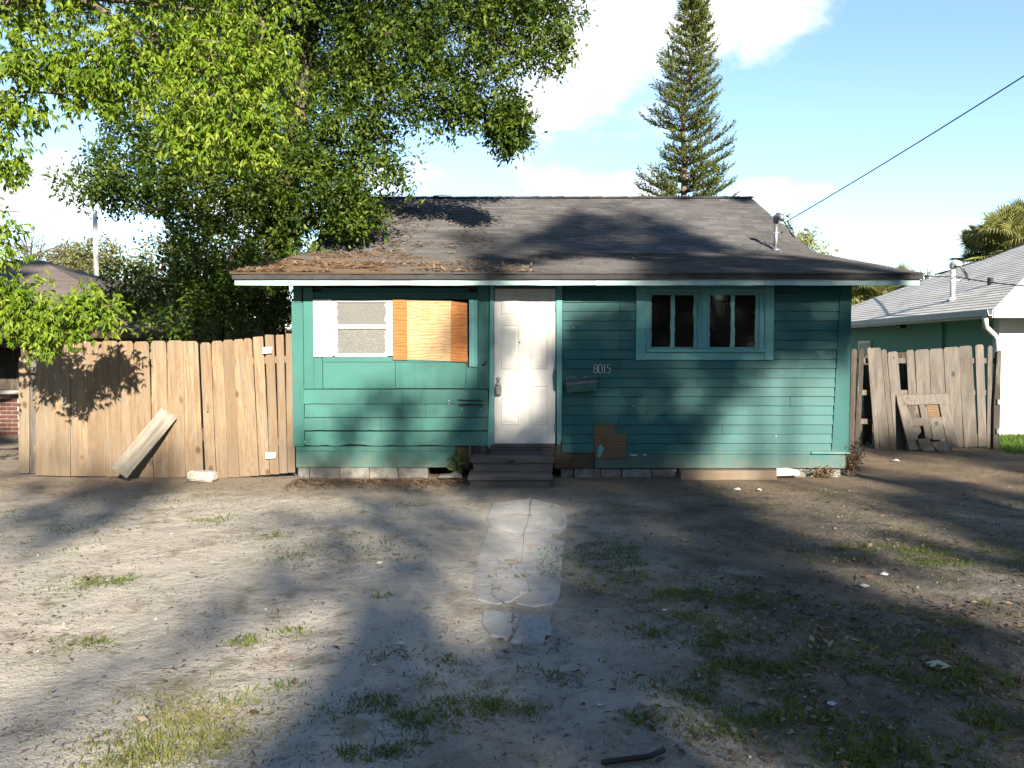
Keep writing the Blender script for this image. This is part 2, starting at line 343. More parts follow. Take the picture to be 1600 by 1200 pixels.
# ------------------------------------------------------------------ mesh helpers
def tag(o, label, cat, group=None, kind=None):
    if label: o['label'] = label
    if cat: o['category'] = cat
    if group: o['group'] = group
    if kind: o['kind'] = kind
    return o
def link(name, me, mat=None, parent=None, loc=None, rot=None):
    o = bpy.data.objects.new(name, me); COL.objects.link(o)
    if mat and me is not None and not me.materials: me.materials.append(MATS[mat] if isinstance(mat, str) else mat)
    if parent is not None: o.parent = parent
    if loc is not None: o.location = loc
    if rot is not None: o.rotation_euler = rot
    return o
def thing(name, label, cat, loc=(0, 0, 0), group=None):
    o = bpy.data.objects.new(name, None); COL.objects.link(o); o.location = loc; o.empty_display_size = .2
    return tag(o, label, cat, group)
class MB:
    """collects vertices and faces for one mesh"""
    def __init__(s): s.v = []; s.f = []
    def add(s, vs, fs):
        k = len(s.v); s.v += [tuple(q) for q in vs]; s.f += [tuple(i + k for i in f) for f in fs]; return s
    def box(s, x0, x1, y0, y1, z0, z1, c=0.0):
        if c <= 0:
            return s.add([(x, y, z) for z in (z0, z1) for y in (y0, y1) for x in (x0, x1)],
                         [(0, 2, 3, 1), (4, 5, 7, 6), (0, 1, 5, 4), (2, 6, 7, 3), (0, 4, 6, 2), (1, 3, 7, 5)])
        bm = bmesh.new()
        vs = [bm.verts.new((x, y, z)) for z in (z0, z1) for y in (y0, y1) for x in (x0, x1)]
        for f in [(0, 2, 3, 1), (4, 5, 7, 6), (0, 1, 5, 4), (2, 6, 7, 3), (0, 4, 6, 2), (1, 3, 7, 5)]: bm.faces.new([vs[i] for i in f])
        bmesh.ops.bevel(bm, geom=list(bm.edges), offset=c, segments=1, affect='EDGES')
        bm.verts.index_update()
        s.add([v.co for v in bm.verts], [[v.index for v in f.verts] for f in bm.faces]); bm.free(); return s
    def prism(s, pts, off):
        """polygon (list of 3D points) extruded by the vector off"""
        n = len(pts); pts = [Vector(p) for p in pts]; off = Vector(off)
        nrm = Vector((0, 0, 0))
        for i in range(n): nrm += pts[i].cross(pts[(i + 1) % n])
        if nrm.dot(off) > 0: pts = pts[::-1]
        fs = [tuple(range(n)), tuple(range(2 * n - 1, n - 1, -1))]
        for i in range(n): fs.append((i, i + n, (i + 1) % n + n, (i + 1) % n))
        return s.add(pts + [p + off for p in pts], fs)
    def tube(s, pts, rads, seg=8, cap=True):
        pts = [Vector(p) for p in pts]
        if isinstance(rads, (int, float)): rads = [rads] * len(pts)
        k = len(s.v); up = Vector((0.13, 0.21, 1)).normalized()
        for i, p in enumerate(pts):
            t = (pts[min(i + 1, len(pts) - 1)] - pts[max(i - 1, 0)])
            t = t.normalized() if t.length > 1e-9 else Vector((0, 0, 1))
            a = t.cross(up); a = a.normalized() if a.length > 1e-3 else t.orthogonal().normalized()
            b = t.cross(a)
            for j in range(seg):
                th = 2 * math.pi * j / seg
                s.v.append(tuple(p + (a * math.cos(th) + b * math.sin(th)) * rads[i]))
        for i in range(len(pts) - 1):
            for j in range(seg):
                q = (j + 1) % seg
                s.f.append((k + i * seg + j, k + i * seg + q, k + (i + 1) * seg + q, k + (i + 1) * seg + j))
        if cap:
            s.f.append(tuple(k + j for j in range(seg))[::-1]); s.f.append(tuple(k + (len(pts) - 1) * seg + j for j in range(seg)))
        return s
    def mesh(s, name, smooth=False):
        me = bpy.data.meshes.new(name); me.from_pydata(s.v, [], s.f); me.update()
        bm = bmesh.new(); bm.from_mesh(me); bmesh.ops.recalc_face_normals(bm, faces=bm.faces); bm.to_mesh(me); bm.free()
        if smooth: me.polygons.foreach_set('use_smooth', [True] * len(me.polygons))
        return me
    def build(s, name, mat, parent=None, smooth=False, loc=None, rot=None, centre=False):
        if centre and s.v:
            a = np.array(s.v); c = (a.min(0) + a.max(0)) / 2
            s.v = [tuple(q) for q in a - c]; loc = c
        return link(name, s.mesh(name, smooth), mat, parent, loc, rot)
def np_mesh(name, verts, k, tint=None):
    """verts (N*k,3): N separate k-gons, with one tint for each"""
    n = len(verts) // k
    me = bpy.data.meshes.new(name)
    me.vertices.add(n * k); me.vertices.foreach_set('co', np.ascontiguousarray(verts, dtype=np.float32).ravel())
    me.loops.add(n * k); me.loops.foreach_set('vertex_index', np.arange(n * k, dtype=np.int32))
    me.polygons.add(n); me.polygons.foreach_set('loop_start', np.arange(0, n * k, k, dtype=np.int32))
    try: me.polygons.foreach_set('loop_total', np.full(n, k, dtype=np.int32))
    except Exception: pass
    if tint is not None:
        at = me.attributes.new('tint', 'FLOAT', 'POINT'); at.data.foreach_set('value', np.repeat(np.clip(tint, 0, 1), k).astype(np.float32))
    me.update(calc_edges=True); return me
def nrm(a): return a / np.maximum(np.linalg.norm(a, axis=-1, keepdims=True), 1e-9)
def leaf_verts(base, d, n, L, Wd, fold=.15):
    """folded rhombus leaves; base,d,n (N,3), L,Wd (N,) -> (N*4,3)"""
    d = nrm(d); s = nrm(np.cross(d, n)); n = np.cross(s, d)
    L = L[:, None]; Wd = Wd[:, None]
    mid = base + d * L * .45
    out = np.stack([base, mid + s * Wd * .5 + n * Wd * fold, base + d * L, mid - s * Wd * .5 + n * Wd * fold], 1)
    return out.reshape(-1, 3)
def rnd(n): return RNG.normal(size=(n, 3))
def vnoise(x, y, seed=0):
    def h(i, j):
        q = np.sin(i * 127.1 + j * 311.7 + seed * 74.7) * 43758.5453
        return q - np.floor(q)
    i, j = np.floor(x), np.floor(y); f, g = x - i, y - j
    f = f * f * (3 - 2 * f); g = g * g * (3 - 2 * g)
    return (h(i, j) * (1 - f) + h(i + 1, j) * f) * (1 - g) + (h(i, j + 1) * (1 - f) + h(i + 1, j + 1) * f) * g
def fbm(x, y, seed=0, o=4):
    a = 0; w = .5
    for k in range(o): a = a + w * vnoise(x * 2 ** k, y * 2 ** k, seed + k * 3); w *= .5
    return a

# ================================================================== ground
def gheight(x, y):
    x = np.asarray(x, float); y = np.asarray(y, float)
    h = (fbm(x * .35, y * .35, 1) - .47) * .10 + (fbm(x * 1.6, y * 1.6, 5) - .47) * .045 + (fbm(x * 5, y * 5, 9, 3) - .45) * .028
    fade = np.clip((34 - np.hypot(x, y - 6)) / 10, 0, 1)
    pad = np.clip(np.maximum(np.abs(x - .8) - 4.2, np.abs(y - 13.5) - 3.9) / .9, 0, 1)   # level under and round the house
    path = np.clip(np.maximum(np.abs(x + .1) - .62, np.abs(y - 7.2) - 2.4) / .5, 0, 1)
    return h * fade * (0.15 + .85 * pad) * (.35 + .65 * path) - .015
def build_ground():
    xs = np.concatenate([-np.geomspace(600, 11, 26), np.arange(-10.5, 12.5, .08), np.geomspace(13, 600, 26)])
    ys = np.concatenate([-np.geomspace(300, 3, 18), np.arange(-2.5, 16, .08), np.geomspace(16.5, 900, 34)])
    X, Y = np.meshgrid(xs, ys); Z = gheight(X, Y)
    V = np.stack([X, Y, Z], -1).reshape(-1, 3)
    nx, ny = len(xs), len(ys)
    i = (np.arange(ny - 1)[:, None] * nx + np.arange(nx - 1)[None]).ravel()
    Fc = np.stack([i, i + 1, i + nx + 1, i + nx], 1)
    me = bpy.data.meshes.new('ground'); me.vertices.add(len(V)); me.vertices.foreach_set('co', V.astype(np.float32).ravel())
    me.loops.add(Fc.size); me.loops.foreach_set('vertex_index', Fc.ravel().astype(np.int32))
    me.polygons.add(len(Fc)); me.polygons.foreach_set('loop_start', np.arange(0, Fc.size, 4, dtype=np.int32))
    me.update(calc_edges=True); me.polygons.foreach_set('use_smooth', np.ones(len(Fc), dtype=bool))
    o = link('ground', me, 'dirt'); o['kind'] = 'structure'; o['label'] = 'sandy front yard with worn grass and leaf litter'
build_ground()

def build_path():
    root = bpy.data.objects.new('path', None); COL.objects.link(root); root['kind'] = 'structure'; root['label'] = 'cracked worn concrete walk leading to the front steps'
    slabs = [
        [(770, 782), (830, 775), (826, 806), (818, 832), (762, 822), (755, 808)],
        [(831, 775), (876, 786), (890, 806), (886, 838), (850, 838), (819, 832), (827, 806)],
        [(761, 823), (818, 833), (815, 870), (824, 905), (790, 900), (738, 894), (745, 860)],
        [(819, 833), (850, 839), (886, 839), (882, 870), (880, 905), (856, 912), (825, 905), (816, 870)],
        [(737, 895), (790, 901), (824, 906), (826, 925), (800, 940), (775, 944), (742, 936), (733, 916)],
        [(825, 906), (856, 913), (880, 906), (876, 930), (868, 942), (835, 948), (803, 942), (827, 926)],
        [(752, 950), (800, 952), (815, 958), (806, 975), (793, 996), (765, 992), (750, 972)],
        [(818, 958), (862, 956), (866, 985), (858, 1003), (820, 1004), (796, 998), (808, 976)]]
    allv = [p for s in slabs for p in s]
    for s in slabs:
        def shared(p): return sum(1 for q in allv if abs(q[0] - p[0]) + abs(q[1] - p[1]) < 5) > 1
        c = Vector((sum(p[0] for p in s) / len(s), sum(p[1] for p in s) / len(s)))
        pts = []
        for a, b in zip(s, s[1:] + s[:1]):
            inner = shared(a) and shared(b)
            for t in (0, .2, .4, .6, .8):
                q = Vector(a).lerp(Vector(b), t)
                rr = random.Random(int(round(q.x * .5)) * 7919 + int(round(q.y * .5)))
                if t and inner: q += Vector((rr.uniform(-.5, .5), rr.uniform(-.35, .35)))
                q = q + (c - q).normalized() * (.05 if inner else 0)
                z = -.006 if (inner or (t == 0 and shared(a) and False)) else -.03
                pts.append(G(q.x, q.y, 0) + Vector((0, 0, z)))
        mid = [p.lerp(sum(pts, Vector()) / len(pts), .12) for p in pts]
        for q in mid: q.z = -.006 + random.uniform(-.0012, .0012)
        n = len(pts); ce = sum(mid, Vector()) / n; ce.z = random.uniform(-.006, -.004)
        V = pts + mid + [ce] + [p + Vector((0, 0, -.06)) for p in pts]
        fs = [(i, (i + 1) % n, n + (i + 1) % n, n + i) for i in range(n)] + [(n + i, n + (i + 1) % n, 2 * n) for i in range(n)] + [(2 * n + 1 + i, i, (i + 1) % n, 2 * n + 1 + (i + 1) % n) for i in range(n)] + [tuple(range(3 * n, 2 * n, -1))]
        MB().add(V, fs).build('slab_piece', 'concrete', root, centre=True)
build_path()

# ================================================================== the teal house
D = 10.15
PX = F_PX / D
def fx(px): return (px - 800) / F_PX * D
def fz(py, d=D): return P(800, py, d).z
def fbox(x0, x1, y0, y1, front, back=.03, c=.003):
    """box on the facade from photo edges; front = metres proud of the wall plane"""
    return MB().box(fx(x0), fx(x1), D - front, D + back, fz(y1), fz(y0), c)
def board(name, x0, x1, y0, y1, mat, parent, proud=.022, top=.006, jag=0.0, jit=.0012, seg=None, lift=0.0):
    """clapboard: a wedge, thick at its lower edge, slightly uneven along its length"""
    X0, X1, Z0, Z1 = fx(x0), fx(x1), fz(y1), fz(y0)
    n = seg or max(3, int((X1 - X0) / .35)); v = []; f = []
    for i in range(n + 1):
        x = X0 + (X1 - X0) * i / n
        j = random.uniform(-1, 1) * jit; k = random.uniform(-1, 1) * jit * .8
        zl = Z0 + j * 1.2 + (random.uniform(0, 1) ** 2) * jag
        v += [(x, D - proud + k - lift, zl), (x, D - top + k * .4, Z1 + j * .3), (x, D + .012, Z1 + j * .3), (x, D + .012, zl)]
    for i in range(n):
        a, b = i * 4, i * 4 + 4
        for q in range(4): f.append((a + q, a + (q + 1) % 4, b + (q + 1) % 4, b + q))
    f += [(3, 2, 1, 0), (n * 4, n * 4 + 1, n * 4 + 2, n * 4 + 3)]
    return MB().add(v, f).build(name, mat, parent, centre=True)

house = thing('teal_house', 'single storey teal clapboard house with dark shingle roof and boarded window', 'house', (fx(893), D, 0))
HL = house.location.copy()
class HouseParent: pass
def H(o):       # parent to the house keeping its world place
    o.parent = house; o.location = o.location - HL; return o
_build = MB.build
def hb(mb, name, mat, sub=None, smooth=False):
    o = mb.build(name, mat, None, smooth, centre=True)
    if sub is None: return H(o)
    o.parent = sub; o.location = o.location - HL - sub.location
    return o

XL, XR = fx(460), fx(1327)
DB = 21.7                         # back wall
def build_house_shell():
    zt = 2.62
    # front sheathing round the openings, side and back walls
    m = MB(); t0, t1 = D + .013, D + .11
    door = (fx(770), fx(870), fz(696), fz(449)); wl = (fx(521), fx(733), fz(556), fz(468)); wr = (fx(1012), fx(1184), fz(546), fz(458))
    zb = fz(729)
    def rect(x0, x1, z0, z1): m.box(x0, x1, t0, t1, z0, z1)
    rect(XL + .01, wl[0], zb, zt); rect(wl[0], wl[1], zb, wl[2]); rect(wl[0], wl[1], wl[3], zt); rect(wl[1], door[0], zb, zt)
    rect(door[0], door[1], zb, door[2]); rect(door[0], door[1], door[3], zt)
    rect(door[1], wr[0], zb, zt); rect(wr[0], wr[1], zb, wr[2]); rect(wr[0], wr[1], wr[3], zt); rect(wr[1], XR - .01, zb, zt)
    hb(m, 'wall_sheathing', 'dark_wood')
    hb(MB().prism([(XL + .012, D + .112, .12), (XL + .012, DB, .12), (XL + .012, DB, 2.6), (XL + .012, 16.8, 4.80), (XL + .012, 13.24, 3.18), (XL + .012, D + .112, 2.52)], (.1, 0, 0)), 'side_wall', 'teal')
    hb(MB().prism([(XR - .112, D + .112, .12), (XR - .112, DB, .12), (XR - .112, DB, 2.6), (XR - .112, 16.8, 4.80), (XR - .112, 13.24, 3.18), (XR - .112, D + .112, 2.52)], (.1, 0, 0)), 'side_wall', 'teal')
    hb(MB().box(XL + .115, XR - .115, DB - .1, DB, .12, 2.6), 'back_wall', 'teal')
    hb(MB().box(XL + .115, XR - .115, D + .115, DB - .105, .18, .30), 'floor_deck', 'dark_wood')
    hb(MB().box(XL + .115, XR - .115, D + .115, DB - .105, 2.45, 2.5), 'inner_ceiling', 'soffit')
    hb(MB().box(XL + .115, XR - .115, 12.6, 12.7, .305, 2.445), 'inner_partition', 'curtain')
build_house_shell()

def build_siding():
    # right of the door: narrow clapboards, each its own board, cut round the window
    ys = [444, 458, 473, 487, 502, 517, 532, 547, 562, 576, 591, 605.5, 620, 634.5, 649, 664, 678.5, 693, 707.5]
    joints = [967, 1120, 1040, 925, 967, 1150, 967, 1010, 967, 1180, 1090, 967, 1235, 1010, 967, 1130, 1060, 990]
    for i in range(len(ys) - 1):
        a, b = ys[i], ys[i + 1] - .85
        xr = 1310.5 - (a - 450) * .038
        segs = []
        if b <= 566:
            segs = [(878.5, 967 if i % 3 != 1 else 940), (967 if i % 3 != 1 else 940, 993), (1207, xr)]
        else:
            j = joints[i]; segs = [(878.5, j), (j, xr)]
        for x0, x1 in segs:
            board('siding_board', x0 + .25, x1 - .25, a, b, 'teal', None, jit=.0016, proud=.021 + random.uniform(-.003, .003))
            H(bpy.context.scene.objects[-1]) if False else None
    # skirt, strip and corner boards
build_siding_objs = []
_real_board = board
def board(*a, **k):
    o = _real_board(*a, **k); H(o); return o
build_siding()
board('skirt_board', 930, 1322, 709.5, 731, 'teal', None, proud=.028, top=.02, jit=.002)
board('skirt_strip', 979, 1302, 703.5, 709, 'teal', None, proud=.034, top=.03, jit=.002)
board('sill_strip', 1268, 1328, 705.5, 708.3, 'teal_rough', None, proud=.06, top=.05, jit=.003)
hb(MB().prism([(fx(1310.5), D - .03, fz(446)), (fx(1327), D - .03, fz(446)), (fx(1327), D - .03, fz(706)), (fx(1300.5), D - .03, fz(706))], (0, .045, 0)), 'corner_board', 'teal')
# left, porch side: wide boards, panels and trims
for i, (a, b, x0, x1, jg) in enumerate([(608.6, 630.6, 475, 762, 0), (631.6, 651.6, 476, 763, 0), (652.6, 671.8, 475, 764, 0), (674.3, 696, 476, 764, .022)]):
    j = 630 + 40 * math.sin(i * 2.1)
    board('porch_board', x0, j - .2, a, b, 'teal_rough', None, proud=.026, top=.008, jit=.003, jag=jg, seg=14, lift=.004 * i)
    board('porch_board', j + .2, x1, a, b, 'teal_rough', None, proud=.024, top=.008, jit=.003, jag=jg * .7, seg=9, lift=.004 * i)
board('porch_board', 462, 711, 697.5, 704.4, 'teal_rough', None, proud=.018, top=.014, jit=.003, seg=18)
board('porch_board', 462, 711.5, 704.8, 729.5, 'teal_rough', None, proud=.03, top=.02, jit=.0025)
hb(fbox(457.5, 475, 473, 697, .03), 'corner_board', 'teal_rough')
hb(fbox(460, 473, 446, 472.6, .022), 'corner_board', 'teal_rough')
hb(fbox(475.4, 490.6, 449, 607.6, .022), 'casing_board', 'teal_rough')
hb(fbox(491, 504.6, 558.5, 607.4, .032), 'casing_board', 'teal_rough')
hb(fbox(505, 617.8, 566, 607.2, .018), 'porch_panel', 'teal_rough')
hb(fbox(618.2, 728, 566, 606.8, .020), 'porch_panel', 'teal_rough')
hb(fbox(505, 728, 557.5, 565.7, .024), 'porch_panel', 'teal_rough')
hb(fbox(728.4, 746.6, 574, 607.2, .030), 'casing_board', 'teal_rough')
hb(fbox(505, 733, 450, 456, .032), 'window_header', 'teal')
hb(fbox(491, 747, 456.3, 467.6, .026), 'window_header', 'teal')
hb(fbox(747, 764.4, 446, 607.4, .016), 'casing_board', 'teal_rough')
hb(fbox(733.4, 746.6, 468, 573.6, .042), 'window_casing', 'teal_light')
hb(fbox(736.6, 741, 468.5, 573, .052, -.042), 'window_casing', 'teal_light')

# left window: white frame, two frosted lights, plywood over the other half
def window_left():
    w = hb(fbox(491, 520, 468, 557.5, .036), 'window', 'white_paint'); w['label'] = 'white awning window with two frosted panes, half boarded over'
    hb(fbox(520.3, 524, 469, 556, .030), 'frame', 'white_trim', w)
    hb(fbox(606, 614.6, 469, 556, .030), 'frame', 'white_trim', w)
    hb(fbox(524.3, 605.7, 469, 472.5, .030), 'frame', 'white_trim', w)
    hb(fbox(524.3, 605.7, 552, 557.6, .034), 'frame', 'white_trim', w)
    hb(fbox(524.3, 605.7, 508.5, 513.5, .034), 'frame', 'white_trim', w)
    hb(fbox(516, 612, 507, 509, .044, -.036), 'frame', 'white_trim', w)
    for a, b in ((472.7, 508.3), (513.7, 551.8)):
        hb(fbox(524.5, 605.5, a, b, .008, 0, .001), 'pane', 'glass_frosted', w)
        # ragged paint left on the edge of the glass
        m = MB()
        for x0, sgn in ((524.6, 1), (605.4, -1)):
            pts = [(x0, a), (x0, b)]
            n = 9
            for i in range(n + 1):
                pts.append((x0 + sgn * random.uniform(.8, 4.5), b + (a - b) * i / n))
            m.prism([(fx(p[0]), D - .0083, fz(p[1])) for p in pts], (0, -.0015, 0))
        hb(m, 'paint_edge', 'white_paint', w)
    hb(fbox(521, 733, 468, 556, -.06, .09), 'backing', 'dark_void', w)
window_left()
def plyboard(pts, front, mat, th=.012, name='plywood_sheet'):
    return hb(MB().prism([(fx(x), D - front, fz(y)) for x, y in pts], (0, th, 0)), name, mat)
plyboard([(615, 468), (637.2, 468), (637.2, 562.5), (615, 562)], .050, 'plywood_orange')
plyboard([(636, 468.5), (707, 470), (707, 564), (636, 562)], .037, 'plywood')
plyboard([(706, 471), (730.5, 474), (731, 565.5), (705, 564.5)], .050, 'plywood_orange')
for (x, y) in ((619, 474), (632, 474), (619, 556), (633, 557), (712, 478), (726, 560), (711, 559), (655, 473), (690, 557), (672, 474)):
    hb(MB().tube([(fx(x), D - .0505, fz(y)), (fx(x), D - .054, fz(y))], .006, 8), 'screw', 'grey_metal')

# right window: two sashes of two lights in a deep light teal frame
def window_right():
    w = hb(fbox(993, 1008, 446, 562.6, .040), 'window', 'teal_light'); w['label'] = 'four light sash window in light teal frame'
    def f(x0, x1, y0, y1, fr, name='frame', mat='teal_light', back=.03): hb(fbox(x0, x1, y0, y1, fr, back), name, mat, w)
    f(1193, 1206.6, 446, 562.6, .040); f(1008.3, 1192.7, 446, 451, .040); f(1008.3, 1192.7, 451.3, 457.6, .028)
    f(1006, 1192.7, 550.5, 562.4, .034, 'sill'); f(1008.3, 1192.7, 545, 550.2, .062, 'sill')
    f(1008.3, 1014, 458, 544.7, .022); f(1185, 1192.7, 458, 544.7, .022)
    f(1089, 1105, 458, 544.7, .014, 'post'); f(1091, 1096, 458.3, 544.4, .022, 'post', back=-.0145)
    for x0, x1, fr in ((1014.3, 1088.7, .002), (1105.3, 1184.7, .006)):
        f(x0, x0 + 2.6, 458, 544.6, fr, 'sash'); f(x1 - 4.5, x1, 458, 544.6, fr, 'sash')
        f(x0 + 2.8, x1 - 4.7, 458, 461, fr, 'sash'); f(x0 + 2.8, x1 - 4.7, 542.4, 544.6, fr, 'sash')
        mid = x0 + 2.6 + (x1 - x0 - 7.1) / 2
        f(mid - 2.6, mid + 2.6, 461.2, 542.2, fr, 'glazing_bar')
        for a, b in ((x0 + 2.7, mid - 2.7), (mid + 2.7, x1 - 4.6)):
            hb(MB().box(fx(a), fx(b), D + .012, D + .016, fz(542.3), fz(461.1)), 'pane', 'glass', w)
            m = MB()       # cracked white putty along each light
            for xx, sg in ((a, 1), (b, -1)):
                pts = [(xx, 461.3), (xx, 542)]
                for i in range(13): pts.append((xx + sg * random.choice([.2, .3, .4, .6, 1.2]), 542 - 80.5 * i / 12))
                m.prism([(fx(p[0]), D + .0115, fz(p[1])) for p in pts], (0, -.003, 0))
            hb(m, 'putty', 'ivory', w)
    # a torn sheet hung inside
    hb(MB().prism([(fx(1060), D + .3, fz(548)), (fx(1104), D + .3, fz(548)), (fx(1104), D + .3, fz(462)), (fx(1075), D + .3, fz(458))], (0, .01, 0)), 'curtain', 'curtain', w)
    hb(MB().prism([(fx(1140), D + .34, fz(550)), (fx(1195), D + .34, fz(550)), (fx(1195), D + .34, fz(456)), (fx(1150), D + .34, fz(456))], (0, .01, 0)), 'curtain', 'curtain', w)
window_right()

def front_door():
    d = hb(MB().box(fx(772.2), fx(867.8), D - .012, D + .03, fz(693), fz(451), .003), 'door', 'door_white'); d['label'] = 'scuffed white six panel front door'
    for cx in (797.5, 842):
        for (a, b) in ((462, 491), (507, 577), (602, 664)):
            w = 14.5
            # raised panel with moulding: frame of four bevelled strips and a raised field
            x0, x1, z0, z1 = fx(cx - w), fx(cx + w), fz(b), fz(a)
            s = .022; y = D - .0125; m = MB()
            o = [(x0, z0), (x1, z0), (x1, z1), (x0, z1)]; i1 = [(x0 + s, z0 + s), (x1 - s, z0 + s), (x1 - s, z1 - s), (x0 + s, z1 - s)]
            mi = [(x0 + s * .5, z0 + s * .5), (x1 - s * .5, z0 + s * .5), (x1 - s * .5, z1 - s * .5), (x0 + s * .5, z1 - s * .5)]
            vs = [(p[0], y, p[1]) for p in o] + [(p[0], y - .008, p[1]) for p in mi] + [(p[0], y - .001, p[1]) for p in i1]
            s2 = .05; i2 = [(x0 + s2, z0 + s2), (x1 - s2, z0 + s2), (x1 - s2, z1 - s2), (x0 + s2, z1 - s2)]
            vs += [(p[0], y - .007, p[1]) for p in i2]
            fs = [(12, 13, 14, 15)]
            for k in range(4):
                q = (k + 1) % 4
                fs += [(k, q, 4 + q, 4 + k), (4 + k, 4 + q, 8 + q, 8 + k), (8 + k, 8 + q, 12 + q, 12 + k)]
            m.add(vs, fs); hb(m, 'door_panel', 'door_white', d)
    hb(MB().tube([(fx(811.5), D - .0125, fz(535)), (fx(811.5), D - .02, fz(535))], .011, 12), 'peephole', 'black_metal', d)
    hb(MB().tube([(fx(778.5), D - .0125, fz(592)), (fx(778.5), D - .03, fz(592)), (fx(778.5), D - .034, fz(592))], [.03, .03, .022], 14), 'deadbolt', 'galv', d)
    hb(MB().tube([(fx(778.5), D - .0125, fz(599.5)), (fx(778.5), D - .05, fz(599.5)), (fx(778.5), D - .055, fz(599.5)), (fx(778.5), D - .085, fz(599.5))], [.03, .014, .026, .02], 14), 'door_knob', 'galv', d)
    for y in (480, 573, 668):
        hb(MB().box(fx(866.4), fx(868.6), D - .026, D - .0125, fz(y + 6), fz(y - 6), .002).tube([(fx(868.2), D - .028, fz(y + 6.3)), (fx(868.2), D - .028, fz(y - 6.3))], .006, 8), 'hinge', 'grey_metal', d)
    hb(MB().prism([(fx(864.5), D - .013, fz(610)), (fx(867.5), D - .013, fz(612)), (fx(867.5), D - .013, fz(568)), (fx(865.5), D - .013, fz(574)), (fx(863), D - .013, fz(588))], (0, -.001, 0)), 'paint_smear', 'teal', d)
front_door()
hb(MB().prism([(fx(766), D - .045, fz(446)), (fx(771.8), D - .045, fz(446)), (fx(771.8), D - .045, fz(694)), (fx(768), D - .045, fz(699)), (fx(764.6), D - .045, fz(701)), (fx(762), D - .045, fz(694)), (fx(764.6), D - .045, fz(606))], (0, .06, 0)), 'door_casing', 'teal_light')
hb(MB().prism([(fx(868.6), D - .045, fz(446)), (fx(878), D - .045, fz(446)), (fx(877.6), D - .045, fz(684)), (fx(874.5), D - .045, fz(694)), (fx(870.2), D - .045, fz(694))], (0, .06, 0)), 'door_casing', 'teal_light')
hb(fbox(772, 868.4, 446, 450.6, .04), 'door_casing', 'teal')
for i, (a, b, fr) in enumerate(((693.4, 697.5, .075), (698, 702.4, .05), (702.8, 709.5, .035))):
    hb(fbox(766.5, 866.5, a, b, fr, .012), 'threshold_slat', 'step_paint')
# exposed rotten sills beside the steps
hb(fbox(866, 928, 709, 732.5, .012), 'exposed_sill', 'rotten')
hb(fbox(712.5, 733, 699.5, 733.5, .010), 'exposed_sill', 'rotten')
hb(MB().prism([(fx(714), D - .014, fz(702)), (fx(727), D - .014, fz(700)), (fx(729), D - .014, fz(728)), (fx(716), D - .014, fz(730))], (0, .003, 0)), 'plywood_patch', 'plywood_old')
hb(fbox(733, 735.6, 697, 722, .02), 'exposed_sill', 'pine_old')
a_ = plyboard([(928.5, 663.5), (959, 663), (962.5, 676), (962, 716), (929, 716.5)], .036, 'plywood_old', .010, 'plywood_patch')
b_ = plyboard([(942, 681), (950, 676), (963.5, 675.5), (964, 678), (977, 676), (978.3, 714), (931.5, 716), (943.5, 690)], .049, 'plywood_old', .010, 'plywood_patch')
plyboard([(934, 700), (938, 693), (944, 699), (941, 707), (937, 715), (932.5, 713)], .0515, 'teal_light', .002, 'paint_splash')
plyboard([(984, 709.6), (989, 708.6), (996, 710.2), (1000, 709.2), (994, 712), (986, 711.5)], .032, 'ivory', .003, 'paint_splash')
plyboard([(1004, 709.4), (1009, 708.8), (1012, 710.6), (1006, 711)], .032, 'ivory', .003, 'paint_splash')
for (x, y) in ((722, 625), (751, 625), (702, 626), (702, 631), (716, 632), (722, 639), (752, 639), (476, 690), (896, 512), (990, 634), (747, 687), (753, 696), (725, 682), (1213, 681)):
    hb(MB().box(fx(x) - .009, fx(x) + .008, D - .033, D - .03, fz(y) - .008, fz(y) + .008, .003), 'nail_patch', 'ivory')
for y in (625.5, 632.5):
    hb(MB().tube([(fx(716), D - .034, fz(y - .8)), (fx(735), D - .038, fz(y - .2)), (fx(754), D - .034, fz(y + .3))], .008, 6), 'vent_bar', 'black_metal')
hb(MB().tube([(fx(753.5), D - .02, fz(571)), (fx(755.5), D - .04, fz(569)), (fx(759), D - .06, fz(568)), (fx(761.5), D - .05, fz(563.5))], [.008, .008, .008, .012], 7), 'hook', 'black_metal')
hb(MB().tube([(fx(757), D - .017, fz(512)), (fx(757), D - .024, fz(512))], .008, 8), 'bolt_head', 'black_metal')

# foundation: loose blocks and timbers
def block(x0, x1, y0, y1, mat='block', dep=.2, front=.02, name='foundation_block'):
    m = MB().box(fx(x0), fx(x1), D - front, D + dep, fz(y1) - .03, fz(y0), .008)
    return hb(m, name, mat)
for x0, x1 in ((464, 481.6), (482.3, 528.6), (529.4, 575.5), (576.3, 620.6), (621.4, 668)): block(x0, x1, 730.2, 745, front=random.uniform(.0, .025))
for x0, x1 in ((877, 897), (898, 938), (939, 972), (973, 1018), (1019, 1060)): block(x0, x1, 733, 747, front=random.uniform(-.02, .02))
block(1106, 1160, 731.8, 745, front=-.03); block(1212, 1262, 731.8, 745, 'block', front=-.01); block(1263, 1318, 731.8, 745, front=-.03)
hb(MB().box(XL + .05, XR - .05, D + .3, D + .4, -.05, fz(729)), 'crawl_skirt', 'dark_void')  # near-black sheet standing in for the shade of the crawl space
